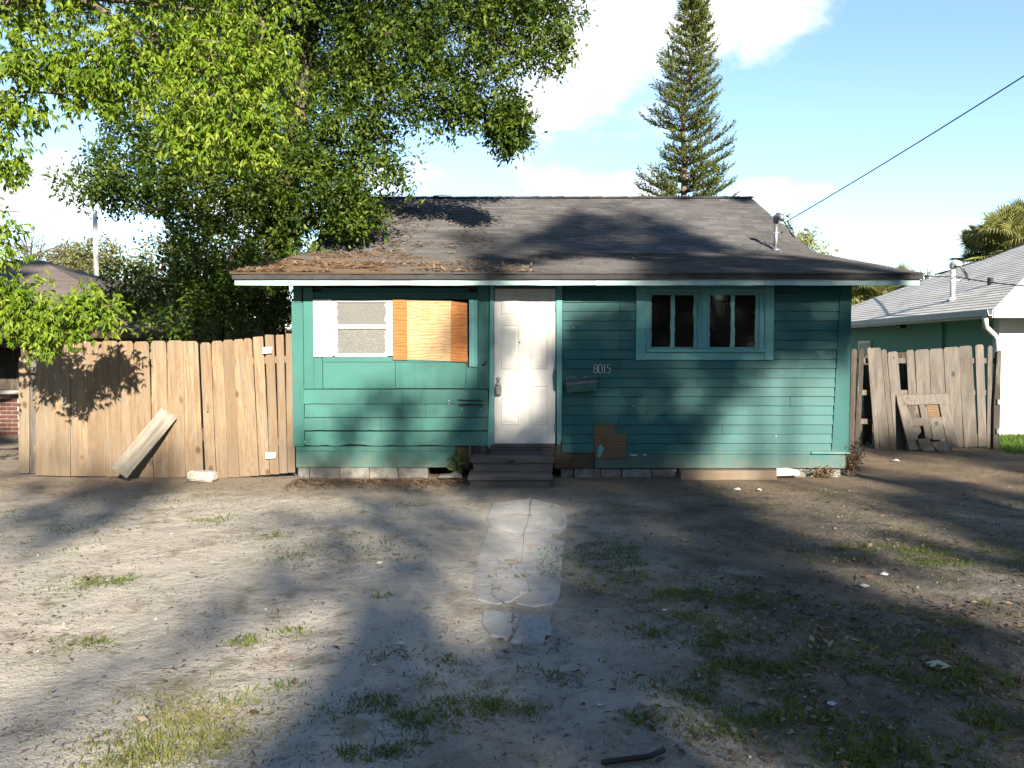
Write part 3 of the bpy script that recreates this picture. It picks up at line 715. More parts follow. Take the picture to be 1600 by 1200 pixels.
# roof -----------------------------------------------------------------
XE0, XE1 = -3.52, 5.17
EAVE, KINK, RIDGE = (9.70, 2.635), (13.24, 3.345), (16.8, 4.985)
BKINK, BEAVE = (20.36, 3.345), (23.6, 2.7)
def build_roof():
    prof = [EAVE, KINK, RIDGE, BKINK, BEAVE]
    top = [(XE0, y, z) for y, z in prof]; bot = [(XE0, y, z - .07) for y, z in prof][::-1]
    r = hb(MB().prism(top + bot, (XE1 - XE0, 0, 0)), 'roof', 'tar_edge'); r['label'] = 'low two pitch gable roof in worn dark shingles strewn with brown needles'
    # shingles: overlapping tabs, course by course
    V = []; T = []
    for (a, b) in ((EAVE, KINK), (KINK, RIDGE), (BEAVE, BKINK), (BKINK, RIDGE)):
        a = np.array(a); b = np.array(b); L = np.linalg.norm(b - a); u = (b - a) / L
        nn = np.array([-u[1], u[0]]) if u[0] > 0 else np.array([u[1], -u[0]])
        nc = int(L / .132) + 1; ex = L / nc
        for c in range(nc):
            x = XE0 - random.uniform(0, .3); s0 = c * ex - (.02 if c == 0 else 0); s1 = min(L, c * ex + ex * 1.25)
            while x < XE1:
                w = random.choice([.16, .22, .3, .34]); x0, x1 = max(x, XE0 - .012), min(x + w, XE1 + .012); x += w + .004
                if x1 - x0 < .02: continue
                lift = .011 + random.uniform(0, .004); dz = random.uniform(-.006, .006)
                lo = a + u * (s0 + dz) + nn * lift; hi = a + u * s1 + nn * .003; lb = a + u * (s0 + dz) + nn * .001
                t = random.gauss(.5, .22)
                for q in (((x0, *lo), (x1, *lo), (x1, *hi), (x0, *hi)), ((x0, *lb), (x1, *lb), (x1, *lo), (x0, *lo))):
                    V += q; T.append(t if q[2][2] != lo[1] else t * .3)
    o = link('shingles', np_mesh('shingles', np.array(V), 4, np.array(T)), 'shingles_dark', r)
    o.location = -(HL + r.location); o['kind'] = 'stuff'
    # ridge caps
    n = 32; w = (XE1 - XE0) / n
    cap = MB().add([(0, -.13, -.06), (0, 0, .004), (0, .13, -.06), (w * 1.15, -.13, -.052), (w * 1.15, 0, .014), (w * 1.15, .13, -.052)], [(0, 3, 4, 1), (1, 4, 5, 2)]).mesh('ridge_cap')
    for i in range(n):
        c = link('ridge_cap', cap, 'tar_edge', r); c.location = Vector((XE0 + i * w, RIDGE[0], RIDGE[1] + .028)) - HL - r.location
        c.rotation_euler = (random.uniform(-.02, .02), random.uniform(-.015, .015), 0)
    # fascia boards, soffit, barge boards
    for x0, x1 in ((XE0 + .02, -1.28), (-1.277, 1.05), (1.053, 3.2), (3.203, XE1 - .03)):
        m = MB(); n = 8
        vs = []; fs = []
        for i in range(n + 1):
            x = x0 + (x1 - x0) * i / n; k = random.uniform(-.004, .004)
            vs += [(x, 9.735 + k, 2.492 + k), (x, 9.735 + k, 2.608), (x, 9.765, 2.608), (x, 9.765, 2.492 + k)]
        for i in range(n):
            for q in range(4): fs.append((i * 4 + q, i * 4 + (q + 1) % 4, i * 4 + 4 + (q + 1) % 4, i * 4 + 4 + q))
        fs += [(3, 2, 1, 0), (n * 4, n * 4 + 1, n * 4 + 2, n * 4 + 3)]
        hb(MB().add(vs, fs), 'fascia_board', 'fascia_paint', r)
    hb(MB().box(XE0 + .01, XE1 - .01, 9.712, 9.733, 2.60, 2.652), 'drip_edge', 'tar_edge', r)
    hb(MB().prism([(XE0 + .05, 9.767, 2.52), (XE0 + .05, D + .013, 2.545), (XE0 + .05, D + .013, 2.56), (XE0 + .05, 9.767, 2.535)], (XE1 - XE0 - .1, 0, 0)), 'soffit', 'soffit', r)
    for x in (XE0 + .012, XE1 - .042):
        hb(MB().prism([(x, 9.77, 2.50), (x, 13.24, 3.20), (x, 16.8, 4.83), (x, 20.36, 3.2), (x, 23.5, 2.55), (x, 23.5, 2.62), (x, 20.36, 3.272), (x, 16.8, 4.912), (x, 13.24, 3.272), (x, 9.77, 2.572)], (.03, 0, 0)), 'barge_board', 'fascia_paint', r)
    # curled shingle scraps on the ridge
    for x, y in ((-2.9, 16.75), (-2.75, 16.78), (-1.7, 16.8), (-1.55, 16.76)):
        hb(MB().prism([(x, y - .1, 5.0), (x + .22, y - .12, 5.01), (x + .24, y + .06, 5.05), (x - .02, y + .05, 5.04)], (0, 0, .012)), 'shingle_scrap', 'tar_edge', r)
build_roof()
def needle_litter():
    n = 5200
    x = XE0 + np.abs(RNG.normal(0, 2.3, n * 3)); y = 9.75 + RNG.random(n * 3) ** 1.7 * 6.5
    k = (x < XE1 - .3) & (fbm(x * 1.4, y * 2.2, 31) > .36 + .05 * (x - XE0) * .6 + (y - 9.7) * .018)
    x, y = x[k][:n], y[k][:n]
    z = np.where(y < KINK[0], EAVE[1] + (y - EAVE[0]) * (KINK[1] - EAVE[1]) / (KINK[0] - EAVE[0]), KINK[1] + (y - KINK[0]) * (RIDGE[1] - KINK[1]) / (RIDGE[0] - KINK[0]))
    b = np.stack([x, y, z + .018 + RNG.random(len(x)) * .008], 1)
    d = np.stack([RNG.normal(0, 1, len(x)), RNG.normal(0, .6, len(x)), RNG.normal(0, .12, len(x))], 1); d[:, 2] += d[:, 1] * .25
    up = np.tile([0, -.3, 1.0], (len(x), 1)) + rnd(len(x)) * .2
    V = leaf_verts(b, d, up, RNG.uniform(.05, .15, len(x)), RNG.uniform(.012, .03, len(x)), .1)
    o = link('needle_litter', np_mesh('needle_litter', V, 4, RNG.random(len(x))), 'needle_litter')
    tag(o, 'brown fallen needles and leaves lying on the shingle roof', 'leaf litter', kind='stuff')
needle_litter()

# ================================================================== things at the house
def steps():
    t = thing('front_steps', 'two worn grey purple painted steps below the white front door', 'steps', (fx(800), D - .4, 0))
    L0 = t.location.copy()
    def s(mb, name, mat='step_paint'):
        o = mb.build(name, mat, None, centre=True); o.parent = t; o.location = o.location - L0
    x0, x1 = P(736, 712, 9.75).x, P(866, 712, 9.75).x
    m = MB().box(x0, x1, 9.72, D - .08, .235, .31, .01); s(m, 'tread')
    s(MB().box(x0 + .03, x1 - .02, 9.76, D - .1, .12, .233, .004), 'riser')
    x0, x1 = P(731, 745, 9.4).x, P(864, 745, 9.4).x
    s(MB().box(x0, x1, 9.36, 9.98, .068, .128, .012), 'tread')
    s(MB().box(x0 + .03, x1 - .03, 9.40, 9.9, -.04, .066, .004), 'riser')
    m = MB(); pts = []
    for i in range(9): pts.append((.02 + math.cos(math.pi * i / 8) * .09, 9.718, .236 + math.sin(math.pi * i / 8) * .04))
    s(MB().prism(pts, (0, -.004, 0)), 'worn_patch', 'dark_wood')
steps()
def mailbox():
    t = thing('mailbox', 'small crooked metal mailbox screwed to the teal siding beside the door', 'mailbox', (fx(908), D - .03, fz(601)))
    t.rotation_euler = (0, R(-4), 0)
    m = MB().prism([(-.195, 0, -.085), (-.195, -.10, -.085), (-.195, -.115, .045), (-.195, 0, .085)], (.39, 0, 0)); m.build('body', 'mailbox_paint', t)
    m = MB().prism([(-.203, .0, .089), (-.203, -.125, .049), (-.203, -.128, .018), (-.203, -.122, .018), (-.203, -.118, .044), (-.203, -.0, .084)], (.406, 0, 0)); m.build('lid', 'mailbox_lid', t)
    MB().tube([(-.17, -.105, -.087), (-.17, -.14, -.11), (-.17, -.15, -.085)], .005, 6).build('paper_hook', 'grey_metal', t)
    MB().tube([(.17, -.105, -.087), (.17, -.14, -.11), (.17, -.15, -.085)], .005, 6).build('paper_hook', 'grey_metal', t)
    for x in (-.08, .05): MB().tube([(x, -.001, .1), (x, -.012, .1)], .009, 8).build('screw', 'ivory', t)
    MB().box(-.2, .2, -.006, -.0, .084, .125, .002).build('back_plate', 'mailbox_paint', t)
mailbox()
def house_number():
    t = thing('house_number', 'white metal digits 8015 above the mailbox on teal siding', 'house number', (fx(941), D - .026, fz(576)))
    h = .115; w = .055
    def ell(cx, cz, rx, rz, n=18): return [(cx + rx * math.cos(2 * math.pi * i / n), cz + rz * math.sin(2 * math.pi * i / n)) for i in range(n + 1)]
    def rib(paths, x, k):
        m = MB()
        for p in paths:
            rr = []
            for i, q in enumerate(p):
                a = p[max(i - 1, 0)]; b = p[min(i + 1, len(p) - 1)]
                vert = abs(b[1] - a[1]) / (math.hypot(b[0] - a[0], b[1] - a[1]) + 1e-6)
                rr.append(.0035 + .0035 * vert)
            m.tube([(q[0], 0, q[1]) for q in p], rr, 6)
        m.build('digit', 'ivory', t, loc=(x, 0, 0))
    rib([ell(0, .027, .023, .028), ell(0, -.028, .026, .030)], -.088, 0)
    rib([ell(0, 0, .026, .058)], -.028, 1)
    rib([[(-.012, .042), (0, .057), (.001, 0), (0, -.056)], [(-.012, -.057), (.012, -.057)]], .027, 2)
    rib([[(.024, .055), (0, .054), (-.014, .055), (-.016, .03), (-.018, .008), (-.002, .014), (.014, .008), (.023, -.012), (.021, -.036), (.008, -.054), (-.008, -.057), (-.02, -.048)]], .08, 3)
house_number()
def lockbox():
    t = thing('lock_box', 'grey key lock box hanging from the front door knob', 'lock box', (fx(779), D - .045, fz(607)))
    MB().tube([(-.018, 0, .04), (-.018, 0, .07), (-.008, 0, .085), (.008, 0, .085), (.018, 0, .07), (.018, 0, .04)], .005, 7).build('shackle', 'galv', t, True)
    MB().box(-.036, .036, -.03, .012, -.085, .042, .008).build('body', 'grey_metal', t)
    MB().box(-.025, .025, -.036, -.0305, -.07, .0, .003).build('dial_plate', 'brass_key', t)
lockbox()
def mast(base, h, label, r=.03, mat='galv'):
    t = thing('service_mast', label, 'service mast', base)
    MB().tube([(0, 0, -.08), (0, 0, h)], r, 12).build('pipe', mat, t, True)
    MB().tube([(0, 0, -.01), (0, 0, .03), (0, 0, .07)], [r * 2.8, r * 1.7, r * 1.15], 12).build('flashing', mat, t, True)
    MB().tube([(0, .02, h - .02), (0, 0, h + .05), (.02, -.05, h + .09), (.05, -.10, h + .07), (.06, -.13, h + .0)], [r * 1.35, r * 1.7, r * 1.8, r * 1.6, r * 1.2], 12).build('weatherhead', mat, t, True)
    MB().tube([(-r * 1.5, 0, h * .62), (r * 3.2, -.02, h * .62)], r * .45, 8).build('clamp', mat, t)
    for k in range(3):
        a = .06 + .03 * k
        MB().tube([(.06, -.13, h + .02), (.08 + a, -.18, h - .12 - .05 * k), (.14 + a, -.17, h - .25 - .03 * k), (.18 + a * .6, -.12, h - .16), (.16, -.1, h - .02)], .007, 6).build('lead_wire', 'cable', t, True)
    return t
mp = P(1212, 388, 13.36); mast((mp.x, 13.36, 3.40), .50, 'short galvanised service mast on the teal house roof', .034)
def catenary(a, b, sag, n=28):
    a, b = Vector(a), Vector(b)
    return [a.lerp(b, i / n) - Vector((0, 0, 4 * sag * (i / n) * (1 - i / n))) for i in range(n + 1)]
def utility_pole(loc, h, label, mat, r=.14, arm=True):
    t = thing('utility_pole', label, 'utility pole', loc)
    MB().tube([(0, 0, -.3), (0, 0, h)], [r, r * .72], 14).build('shaft', mat, t, True)
    if not arm: return t
    MB().box(-.9, .9, -.05, .05, h - .9, h - .78, .01).build('crossarm', 'grey_wood', t)
    for x in (-.8, -.35, .35, .8): MB().tube([(x, 0, h - .78), (x, 0, h - .7), (x, 0, h - .6)], [.02, .05, .03], 8).build('insulator', 'grey_metal', t)
    return t
A = Vector((mp.x + .14, 13.24, 3.88)); B9 = P(1600, 119, 9.0)
Bend = A + (B9 - A) * 4.5 + Vector((0, 0, .32 * 4.5))
utility_pole((Bend.x + .1, Bend.y - .05, 0), Bend.z + .4, 'wooden street utility pole behind the viewer holding the service wire', 'grey_wood')
tag(MB().tube(catenary(A, Bend, .46, 40), .008, 6).build('power_line', 'cable', None, True), 'dark sagging overhead wire running up to the right from the teal house mast', 'power line')

# ================================================================== fences
def picket_mesh(w, h, th=.018, ear=.035, seed=0):
    r = random.Random(seed); e = ear; j = lambda: r.uniform(-.004, .004)
    pts = [(-w / 2, 0, 0), (w / 2, 0, j()), (w / 2 + j(), 0, h * .5), (w / 2 + j(), 0, h - e), (w / 2 - e * .8, 0, h), (-w / 2 + e * .8, 0, h + j()), (-w / 2 + j(), 0, h - e), (-w / 2 + j(), 0, h * .5)]
    return MB().prism(pts, (0, th, 0)).mesh('picket')
def picket(parent, px0, px1, pyt, pyb, d, lean_px=0, mat='pine', back=0.0, ear=.035, zb=None, yaw=None):
    """board between two photo edges at its foot; lean_px = how far its top is shifted"""
    L = parent.location
    b0, b1 = P(px0, pyb, d), P(px1, pyb, d); top = P((px0 + px1) / 2 + lean_px, pyt, d + back)
    w = b1.x - b0.x; c = (b0 + b1) / 2; v = top - c
    o = link('picket', picket_mesh(w - .006, v.length, ear=ear, seed=random.randint(0, 9999)), mat, parent)
    o.rotation_euler = (-math.asin(max(-1, min(1, v.y / v.length))), math.asin(v.x / v.length), random.uniform(-.02, .02) if yaw is None else yaw)
    o.location = c - L + Vector((0, random.uniform(-.009, .009), -.01))
    return o
def left_fence():
    t = thing('wooden_fence', 'sunlit pine board fence panel left of the gate behind the leaning plank', 'fence', P(180, 745, 10.2)); t.location.z = 0
    edges = [55, 83, 110.5, 138, 165.5, 191.5, 216, 240, 264.5, 290, 317.5]
    topx = [57, 83, 109, 135, 158.5, 183, 207.5, 234, 260.5, 286.5, 302.5]
    for i in range(10):
        b0, b1 = edges[i], edges[i + 1]
        lean = (topx[i] + topx[i + 1]) / 2 - (b0 + b1) / 2
        p = picket(t, b0, b1, 533 - 1.5 * (i > 3) + random.uniform(-1, 1) + (4 if i < 2 else 0), 742 + i * .4, 10.2, lean, 'pine' if i > 1 else 'pine_old')
        # narrower second face of each wide board pair, overlapping behind
        if i % 2 == 0 and i > 1: pass
    for z in (.35, 1.0, 1.6):
        a, b = P(52, 600, 10.26), P(309, 600, 10.26)
        o = MB().box(a.x, b.x, 10.235, 10.275, z - .045, z + .045, .004).build('rail', 'pine_old', t, centre=True); o.location = o.location - t.location
    o = MB().box(P(298, 600, 10.3).x, P(308, 600, 10.3).x, 10.28, 10.37, -.2, 1.75, .005).build('post', 'pine_old', t, centre=True); o.location = o.location - t.location
    # side stretch in the shade
    s = thing('wooden_fence', 'shaded weathered fence end at the far left under the bright leaves', 'fence', P(40, 738, 10.5)); s.location.z = 0
    for a, b, yt, lean, mt in ((29, 46, 556, 0, 'pine_old'), (46.5, 56, 546, 0, 'grey_wood')):
        picket(s, a, b, yt, 738, 10.45, lean, mt)
    o = MB().box(P(29, 600, 10.5).x, P(56, 600, 10.5).x, 10.475, 10.51, 1.2, 1.3, .004).build('rail', 'pine_old', s, centre=True); o.location = o.location - s.location
    # gate
    g = thing('fence_gate', 'fresh pine board gate against the teal house corner', 'gate', P(390, 742, 10.1)); g.location.z = 0
    e = [321, 338, 356.5, 374, 391, 405, 421.5, 436, 449, 461]; tx = [312, 329.5, 347.5, 364, 380, 393, 411.5, 429, 444, 459.5]
    for i in range(9):
        lean = (tx[i] + tx[i + 1]) / 2 - (e[i] + e[i + 1]) / 2
        picket(g, e[i], e[i + 1], 533.5 - 1.55 * i + random.uniform(-.8, .8) - (1.5 if i > 4 else 0), 747 - 1.2 * i, 10.12, lean, 'pine', ear=.03 if i < 5 else .012)
    for z, dz in ((.42, .05), (1.5, .06)):
        a, b = P(318, 600, 10.16), P(459, 600, 10.16)
        o = MB().prism([(a.x, 10.145, z - .045), (b.x, 10.145, z - .045 + dz), (b.x, 10.145, z + .045 + dz), (a.x, 10.145, z + .045)], (0, .038, 0)).build('rail', 'pine_old', g, centre=True); o.location = o.location - g.location
    for (x, y, w) in ((418, 548, 14), (423, 712, 15)):
        p = P(x, y, 10.10); o = MB().prism([(-w / 236, 0, -.04), (w / 236, 0, -.03), (w / 200, 0, .05), (-w / 236, 0, .045)], (0, -.003, 0)).build('hinge_plate', 'paper', g, loc=p - g.location)
        o.location.y = 10.085 - g.location.y
    p = P(325, 637, 10.1); MB().box(-.012, .012, -.012, .0, -.05, .05, .004).build('latch', 'galv', g, loc=p - g.location + Vector((0, -.01, 0)))
left_fence()
def leaning_plank():
    # rests with one end on the soil and the other against the pickets
    bl, tr = P(186, 744, 9.78), P(266, 648, 10.15)
    v = tr - bl; L = v.length
    t = MB().add([], []); n = 6; w = .235
    rp = random.Random(5); pp = [(rp.uniform(-.012, .012), -w / 2 + w * i / 6) for i in range(7)] + [(L * k, w / 2 + rp.uniform(-.004, .004)) for k in (.25, .5, .75)] + [(L + rp.uniform(-.025, .008), w / 2 - w * i / 6) for i in range(7)] + [(L * k, -w / 2 + rp.uniform(-.004, .004)) for k in (.75, .5, .25)]
    o = MB().prism([(a_, -.019, b_) for a_, b_ in pp], (0, .038, 0)).build('leaning_plank', 'plank_wood')
    xax = v.normalized(); yax = Vector((0, 1, 0)); yax = (yax - xax * yax.dot(xax)).normalized(); zax = xax.cross(yax)
    o.matrix_world = Matrix(((xax.x, yax.x, zax.x, bl.x), (xax.y, yax.y, zax.y, bl.y), (xax.z, yax.z, zax.z, bl.z + .03), (0, 0, 0, 1)))
    tag(o, 'pale weathered plank leaning diagonally against the sunlit fence', 'plank')
    b = P(317, 750, 9.85)
    bm = bmesh.new(); bmesh.ops.create_cube(bm, size=1)
    for q in bm.verts: q.co = Vector((q.co.x * .34, q.co.y * .17, q.co.z * .125))
    bmesh.ops.bevel(bm, geom=list(bm.edges), offset=.022, segments=3, affect='EDGES')
    for q in bm.verts: q.co += Vector((random.uniform(-1, 1), random.uniform(-1, 1), random.uniform(-1, 1))) * .003
    me = bpy.data.meshes.new('white_block'); bm.to_mesh(me); bm.free()
    o = link('white_block', me, 'stone_white', None, (b.x, b.y, .055), (0, R(3), R(-6))); tag(o, 'white rounded block lying at the foot of the pine gate', 'block')
leaning_plank()

def right_fence():
    d = 13.2; Z = 5.4536
    def q(x, y): return 1320 + x / Z, 500 + y / Z
    t = thing('weathered_fence', 'grey weathered board fence with broken panels between the two houses', 'fence', P(1450, 699, d)); t.location.z = 0
    def pk(bx0, bx1, tx0, tx1, ty, by, mat='grey_wood', dd=0.0, back=0.0, ear=.03):
        a, b = 1320 + bx0 / Z, 1320 + bx1 / Z
        picket(t, a, b, 500 + ty / Z, 500 + by / Z, d + dd, ((tx0 + tx1) - (bx0 + bx1)) / 2 / Z, mat, back, ear)
    for a in ((258, 300, 192, 232, 228, 1092), (300, 388, 232, 300, 232, 1094), (388, 430, 300, 365, 244, 1094), (430, 520, 365, 446, 264, 1094)): pk(*a, dd=-.12, back=.1)
    for a in ((570, 640, 515, 602, 250, 1080), (640, 760, 602, 715, 246, 1080), (760, 880, 715, 845, 240, 1080), (880, 1010, 850, 962, 226, 1082), (1018, 1130, 966, 1083, 216, 1076), (1140, 1212, 1086, 1205, 204, 1074), (1212, 1252, 1208, 1272, 212, 1082)): pk(*a)
    for a in ((35, 80, 48, 110, 240, 1085), (80, 125, 112, 176, 240, 1090)): pk(*a, mat='dark_wood', dd=-.3)
    for a in ((150, 235, 170, 240, 300, 1060), (455, 560, 450, 525, 270, 1060)): pk(*a, mat='dark_wood', dd=.5)
    for z in (.45, .95, 1.5):
        a, b = P(1340, 600, d + .05), P(1553, 600, d + .05)
        o = MB().box(a.x, b.x, d + .028, d + .066, z - .045, z + .045, .004).build('rail', 'grey_wood', t, centre=True); o.location = o.location - t.location
    # leaning end post
    b = P(1557, 698, d - .05); tp = P(1565.5, 546, d - .1)
    t2 = thing('leaning_post', 'dark post leaning at the end of the weathered fence beside the white wall', 'post', (b.x, b.y, 0))
    v = tp - b
    o = MB().prism([(-.055, 0, -.05), (.05, 0, -.05), (.04, 0, v.length * .45), (.02, 0, v.length), (-.045, 0, v.length - .03), (-.07, 0, v.length * .45)], (0, .07, 0)).build('shaft', 'dark_wood', t2)
    o.rotation_euler = (0, math.asin(v.x / v.length), 0)
    for z in (.25, .75): MB().box(-.02, .03, -.03, -.003, z, z + .09, .003).build('bracket', 'grey_metal', t2)
    # broken door
    br = thing('broken_door', 'broken grey panelled door leaning against the weathered fence', 'door', P(1455, 702, 12.85)); br.location.z = 0
    def pt(x, y, off=0.0):
        X, Y = q(x, y); k = (Y - 615) / 88
        return P(X, Y, 13.12 - .30 * k + off)
    def piece(name, pts, th=.04, off=0.0, mat='grey_wood'):
        o = MB().prism([pt(x, y, off) for x, y in pts], (0, th, .01)).build(name, mat, br, centre=True); o.location = o.location - br.location
    piece('rail', [(440, 642), (885, 628), (896, 716), (455, 724)])
    piece('stile', [(456, 726), (530, 724), (640, 1104), (548, 1106)])
    piece('stile', [(806, 720), (880, 718), (975, 1085), (880, 1090)])
    piece('mullion', [(632, 723), (696, 722), (745, 1016), (692, 1018)])
    piece('rail', [(562, 838), (662, 834), (674, 902), (578, 906)]); piece('rail', [(716, 832), (826, 828), (842, 896), (728, 900)])
    piece('panel', [(536, 726), (628, 724), (650, 834), (562, 836)], .012, .03, 'dark_wood'); piece('panel', [(698, 724), (802, 722), (822, 826), (716, 830)], .012, .03, 'plywood_old')
    piece('panel', [(734, 902), (836, 898), (880, 1012), (752, 1022)], .014, .012, 'grey_metal' if False else 'grey_wood')
    piece('panel', [(582, 912), (640, 908), (652, 950), (615, 1000), (600, 985)], .014, .012)
    piece('broken_rail', [(620, 1022), (720, 1014), (768, 1110), (668, 1118)], .035, -.05)
    piece('broken_rail', [(738, 1046), (880, 1036), (930, 1062), (905, 1120), (810, 1122), (770, 1090)], .035, -.06)
right_fence()

# ================================================================== neighbouring houses
def hip_shingles(name, mat, parent, planes, ex=.15):
    """planes: (eave0, eave1, ridge1, ridge0) quads, or triangles with ridge0 == ridge1"""
    V = []; T = []
    for e0, e1, r1, r0 in planes:
        e0, e1, r0, r1 = map(Vector, (e0, e1, r0, r1))
        Ls = ((r0 + r1) / 2 - (e0 + e1) / 2).length; nc = max(3, int(Ls / ex))
        n_ = (e1 - e0).cross(r0 - e0 if (r0 - e0).length > .1 else r1 - e0).normalized()
        if n_.z < 0: n_ = -n_
        for c in range(nc):
            a, b = c / nc, min(1, (c + 1.2) / nc)
            L0, R0, L1, R1 = e0.lerp(r0, a), e1.lerp(r1, a), e0.lerp(r0, b), e1.lerp(r1, b)
            W_ = (R0 - L0).length; k = max(1, int(W_ / .33))
            for i in range(k):
                s, t = i / k, (i + 1) / k
                q = [L0.lerp(R0, s) + n_ * .016, L0.lerp(R0, t) + n_ * .016, L1.lerp(R1, t) + n_ * .004, L1.lerp(R1, s) + n_ * .004]
                tt = random.gauss(.5, .2)
                V += [tuple(p) for p in q]; T.append(tt)
                V += [tuple(p) for p in (L0.lerp(R0, s), L0.lerp(R0, t), q[1], q[0])]; T.append(tt * .2)
    o = link(name, np_mesh(name, np.array(V), 4, np.array(T)), mat, parent); o['kind'] = 'stuff'
    if parent is not None:
        w = Vector((0, 0, 0)); p = parent
        while p is not None: w += p.location; p = p.parent
        o.location = -w
    return o
def child(mb, name, mat, parent, smooth=False):
    o = mb.build(name, mat, parent, smooth, centre=True)
    w = Vector((0, 0, 0)); p = parent
    while p is not None: w += p.location; p = p.parent
    o.location = o.location - w; return o
def right_house():
    t = thing('neighbour_house', 'pale green and white house with light grey hip roof at the right', 'house', (12, 19.5, 0))
    y0, y1, x0, x1 = 15.0, 24.2, 9.5, 24.0
    child(MB().box(x0, x0 + .2, y0 + .2, y1, -.1, 2.5), 'wall', 'stucco_green', t)
    child(MB().box(x0, x1, y0, y0 + .197, -.1, 2.32), 'wall', 'stucco_white', t)
    child(MB().box(x0 - .003, x1, y0 - .003, y0 + .2, 2.323, 2.5), 'frieze', 'stucco_green', t)
    child(MB().box(x0 + .2, x1, y1 - .2, y1, -.1, 2.5), 'wall', 'stucco_green', t)
    # pilaster and window on the shaded side
    child(MB().box(x0 - .06, x0 - .002, 16.9, 17.3, -.1, 2.34), 'pilaster', 'stucco_green', t)
    w = child(MB().box(x0 - .05, x0 - .002, 20.3, 21.0, 1.05, 1.95), 'window', 'white_trim', t)
    child(MB().box(x0 - .06, x0 - .051, 20.36, 20.94, 1.11, 1.89), 'pane', 'black_metal', w)
    child(MB().box(x0 - .14, x0 - .003, 18.55, 18.75, 2.22, 2.30, .02), 'flood_lamp', 'black_metal', t)
    ex0, ex1, ey0, ey1, z = x0 - .5, x1 + .5, y0 - .6, y1 + .5, 2.45
    s = (ey1 - ey0) / 2; zr = z + .45 * s; ym = (ey0 + ey1) / 2
    A_, B_, C_, D_ = (ex0, ey0, z), (ex1, ey0, z), (ex1, ey1, z), (ex0, ey1, z); R0, R1 = (ex0 + s, ym, zr), (ex1 - s, ym, zr)
    r = child(MB().add([A_, B_, C_, D_, R0, R1], [(0, 1, 5, 4), (1, 2, 5), (2, 3, 4, 5), (3, 0, 4), (3, 2, 1, 0)]), 'roof', 'shingles_grey', t)
    hip_shingles('shingles', 'shingles_grey', r, [(A_, B_, R1, R0), (D_, A_, R0, R0)], .16)
    child(MB().box(ex0, ex1, ey0 - .02, ey0, z - .16, z - .005), 'fascia', 'white_trim', r)
    child(MB().box(ex0 - .02, ex0, ey0, ey1, z - .16, z - .005), 'fascia', 'white_trim', r)
    child(MB().box(ex0 + .003, ex1, ey0 + .003, y0 - .005, z - .14, z - .12), 'soffit', 'white_trim', r)
    child(MB().box(ex0 + .003, x0 - .005, y0, ey1, z - .14, z - .12), 'soffit', 'white_trim', r)
    # gutter along the side eave, with a swan-neck downspout at the corner
    g = []
    for yy in (ey0 - .02, ey1): g += [(ex0 - .022, yy, z - .12), (ex0 - .10, yy, z - .12), (ex0 - .13, yy, z - .01), (ex0 - .12, yy, z - .01), (ex0 - .095, yy, z - .108), (ex0 - .022, yy, z - .108)]
    child(MB().add(g, [(i, (i + 1) % 6, (i + 1) % 6 + 6, i + 6) for i in range(6)] + [(0, 1, 2, 3, 4, 5), (11, 10, 9, 8, 7, 6)]), 'gutter', 'white_trim', t)
    child(MB().tube([(ex0 - .07, ey0 + .12, z - .11), (ex0 - .07, ey0 + .12, z - .24), (ex0 - .02, ey0 + .2, z - .32), (x0 - .12, y0 - .02, z - .46), (x0 - .06, y0 - .06, z - .56), (x0 - .06, y0 - .06, z - .75), (x0 - .06, y0 - .06, .1)], .05, 10), 'downspout', 'white_trim', t, True)
    # plumbing vent
    bx = P(1547, 452, 16.9); zz = z + .45 * (bx.x - ex0)
    child(MB().tube([(bx.x, 16.9, zz - .1), (bx.x, 16.9, zz + .16)], .06, 10), 'vent_pipe', 'black_metal', r)
    b = P(1488, 470, 17.1); zz = z + .45 * (b.x - ex0)
    mast((b.x, 17.1, zz), .72, 'white service mast on the light grey neighbouring roof', .05, 'white_trim')
    top = Vector((b.x, 17.05, zz + .52))
    tag(MB().tube(catenary(P(1380, 424, 26), top, .05, 10) + catenary(top, P(1700, 452, 11.5), .05, 12)[1:], .012, 6).build('power_line', 'cable'), 'thin wire crossing level past the neighbouring white mast', 'power line')
    tag(MB().tube(catenary(top + Vector((0, 0, .2)), P(1760, 295, 9.0), .12, 16), .012, 6).build('power_line', 'cable'), 'wire climbing right from the neighbouring mast towards the palms', 'power line')
right_house()
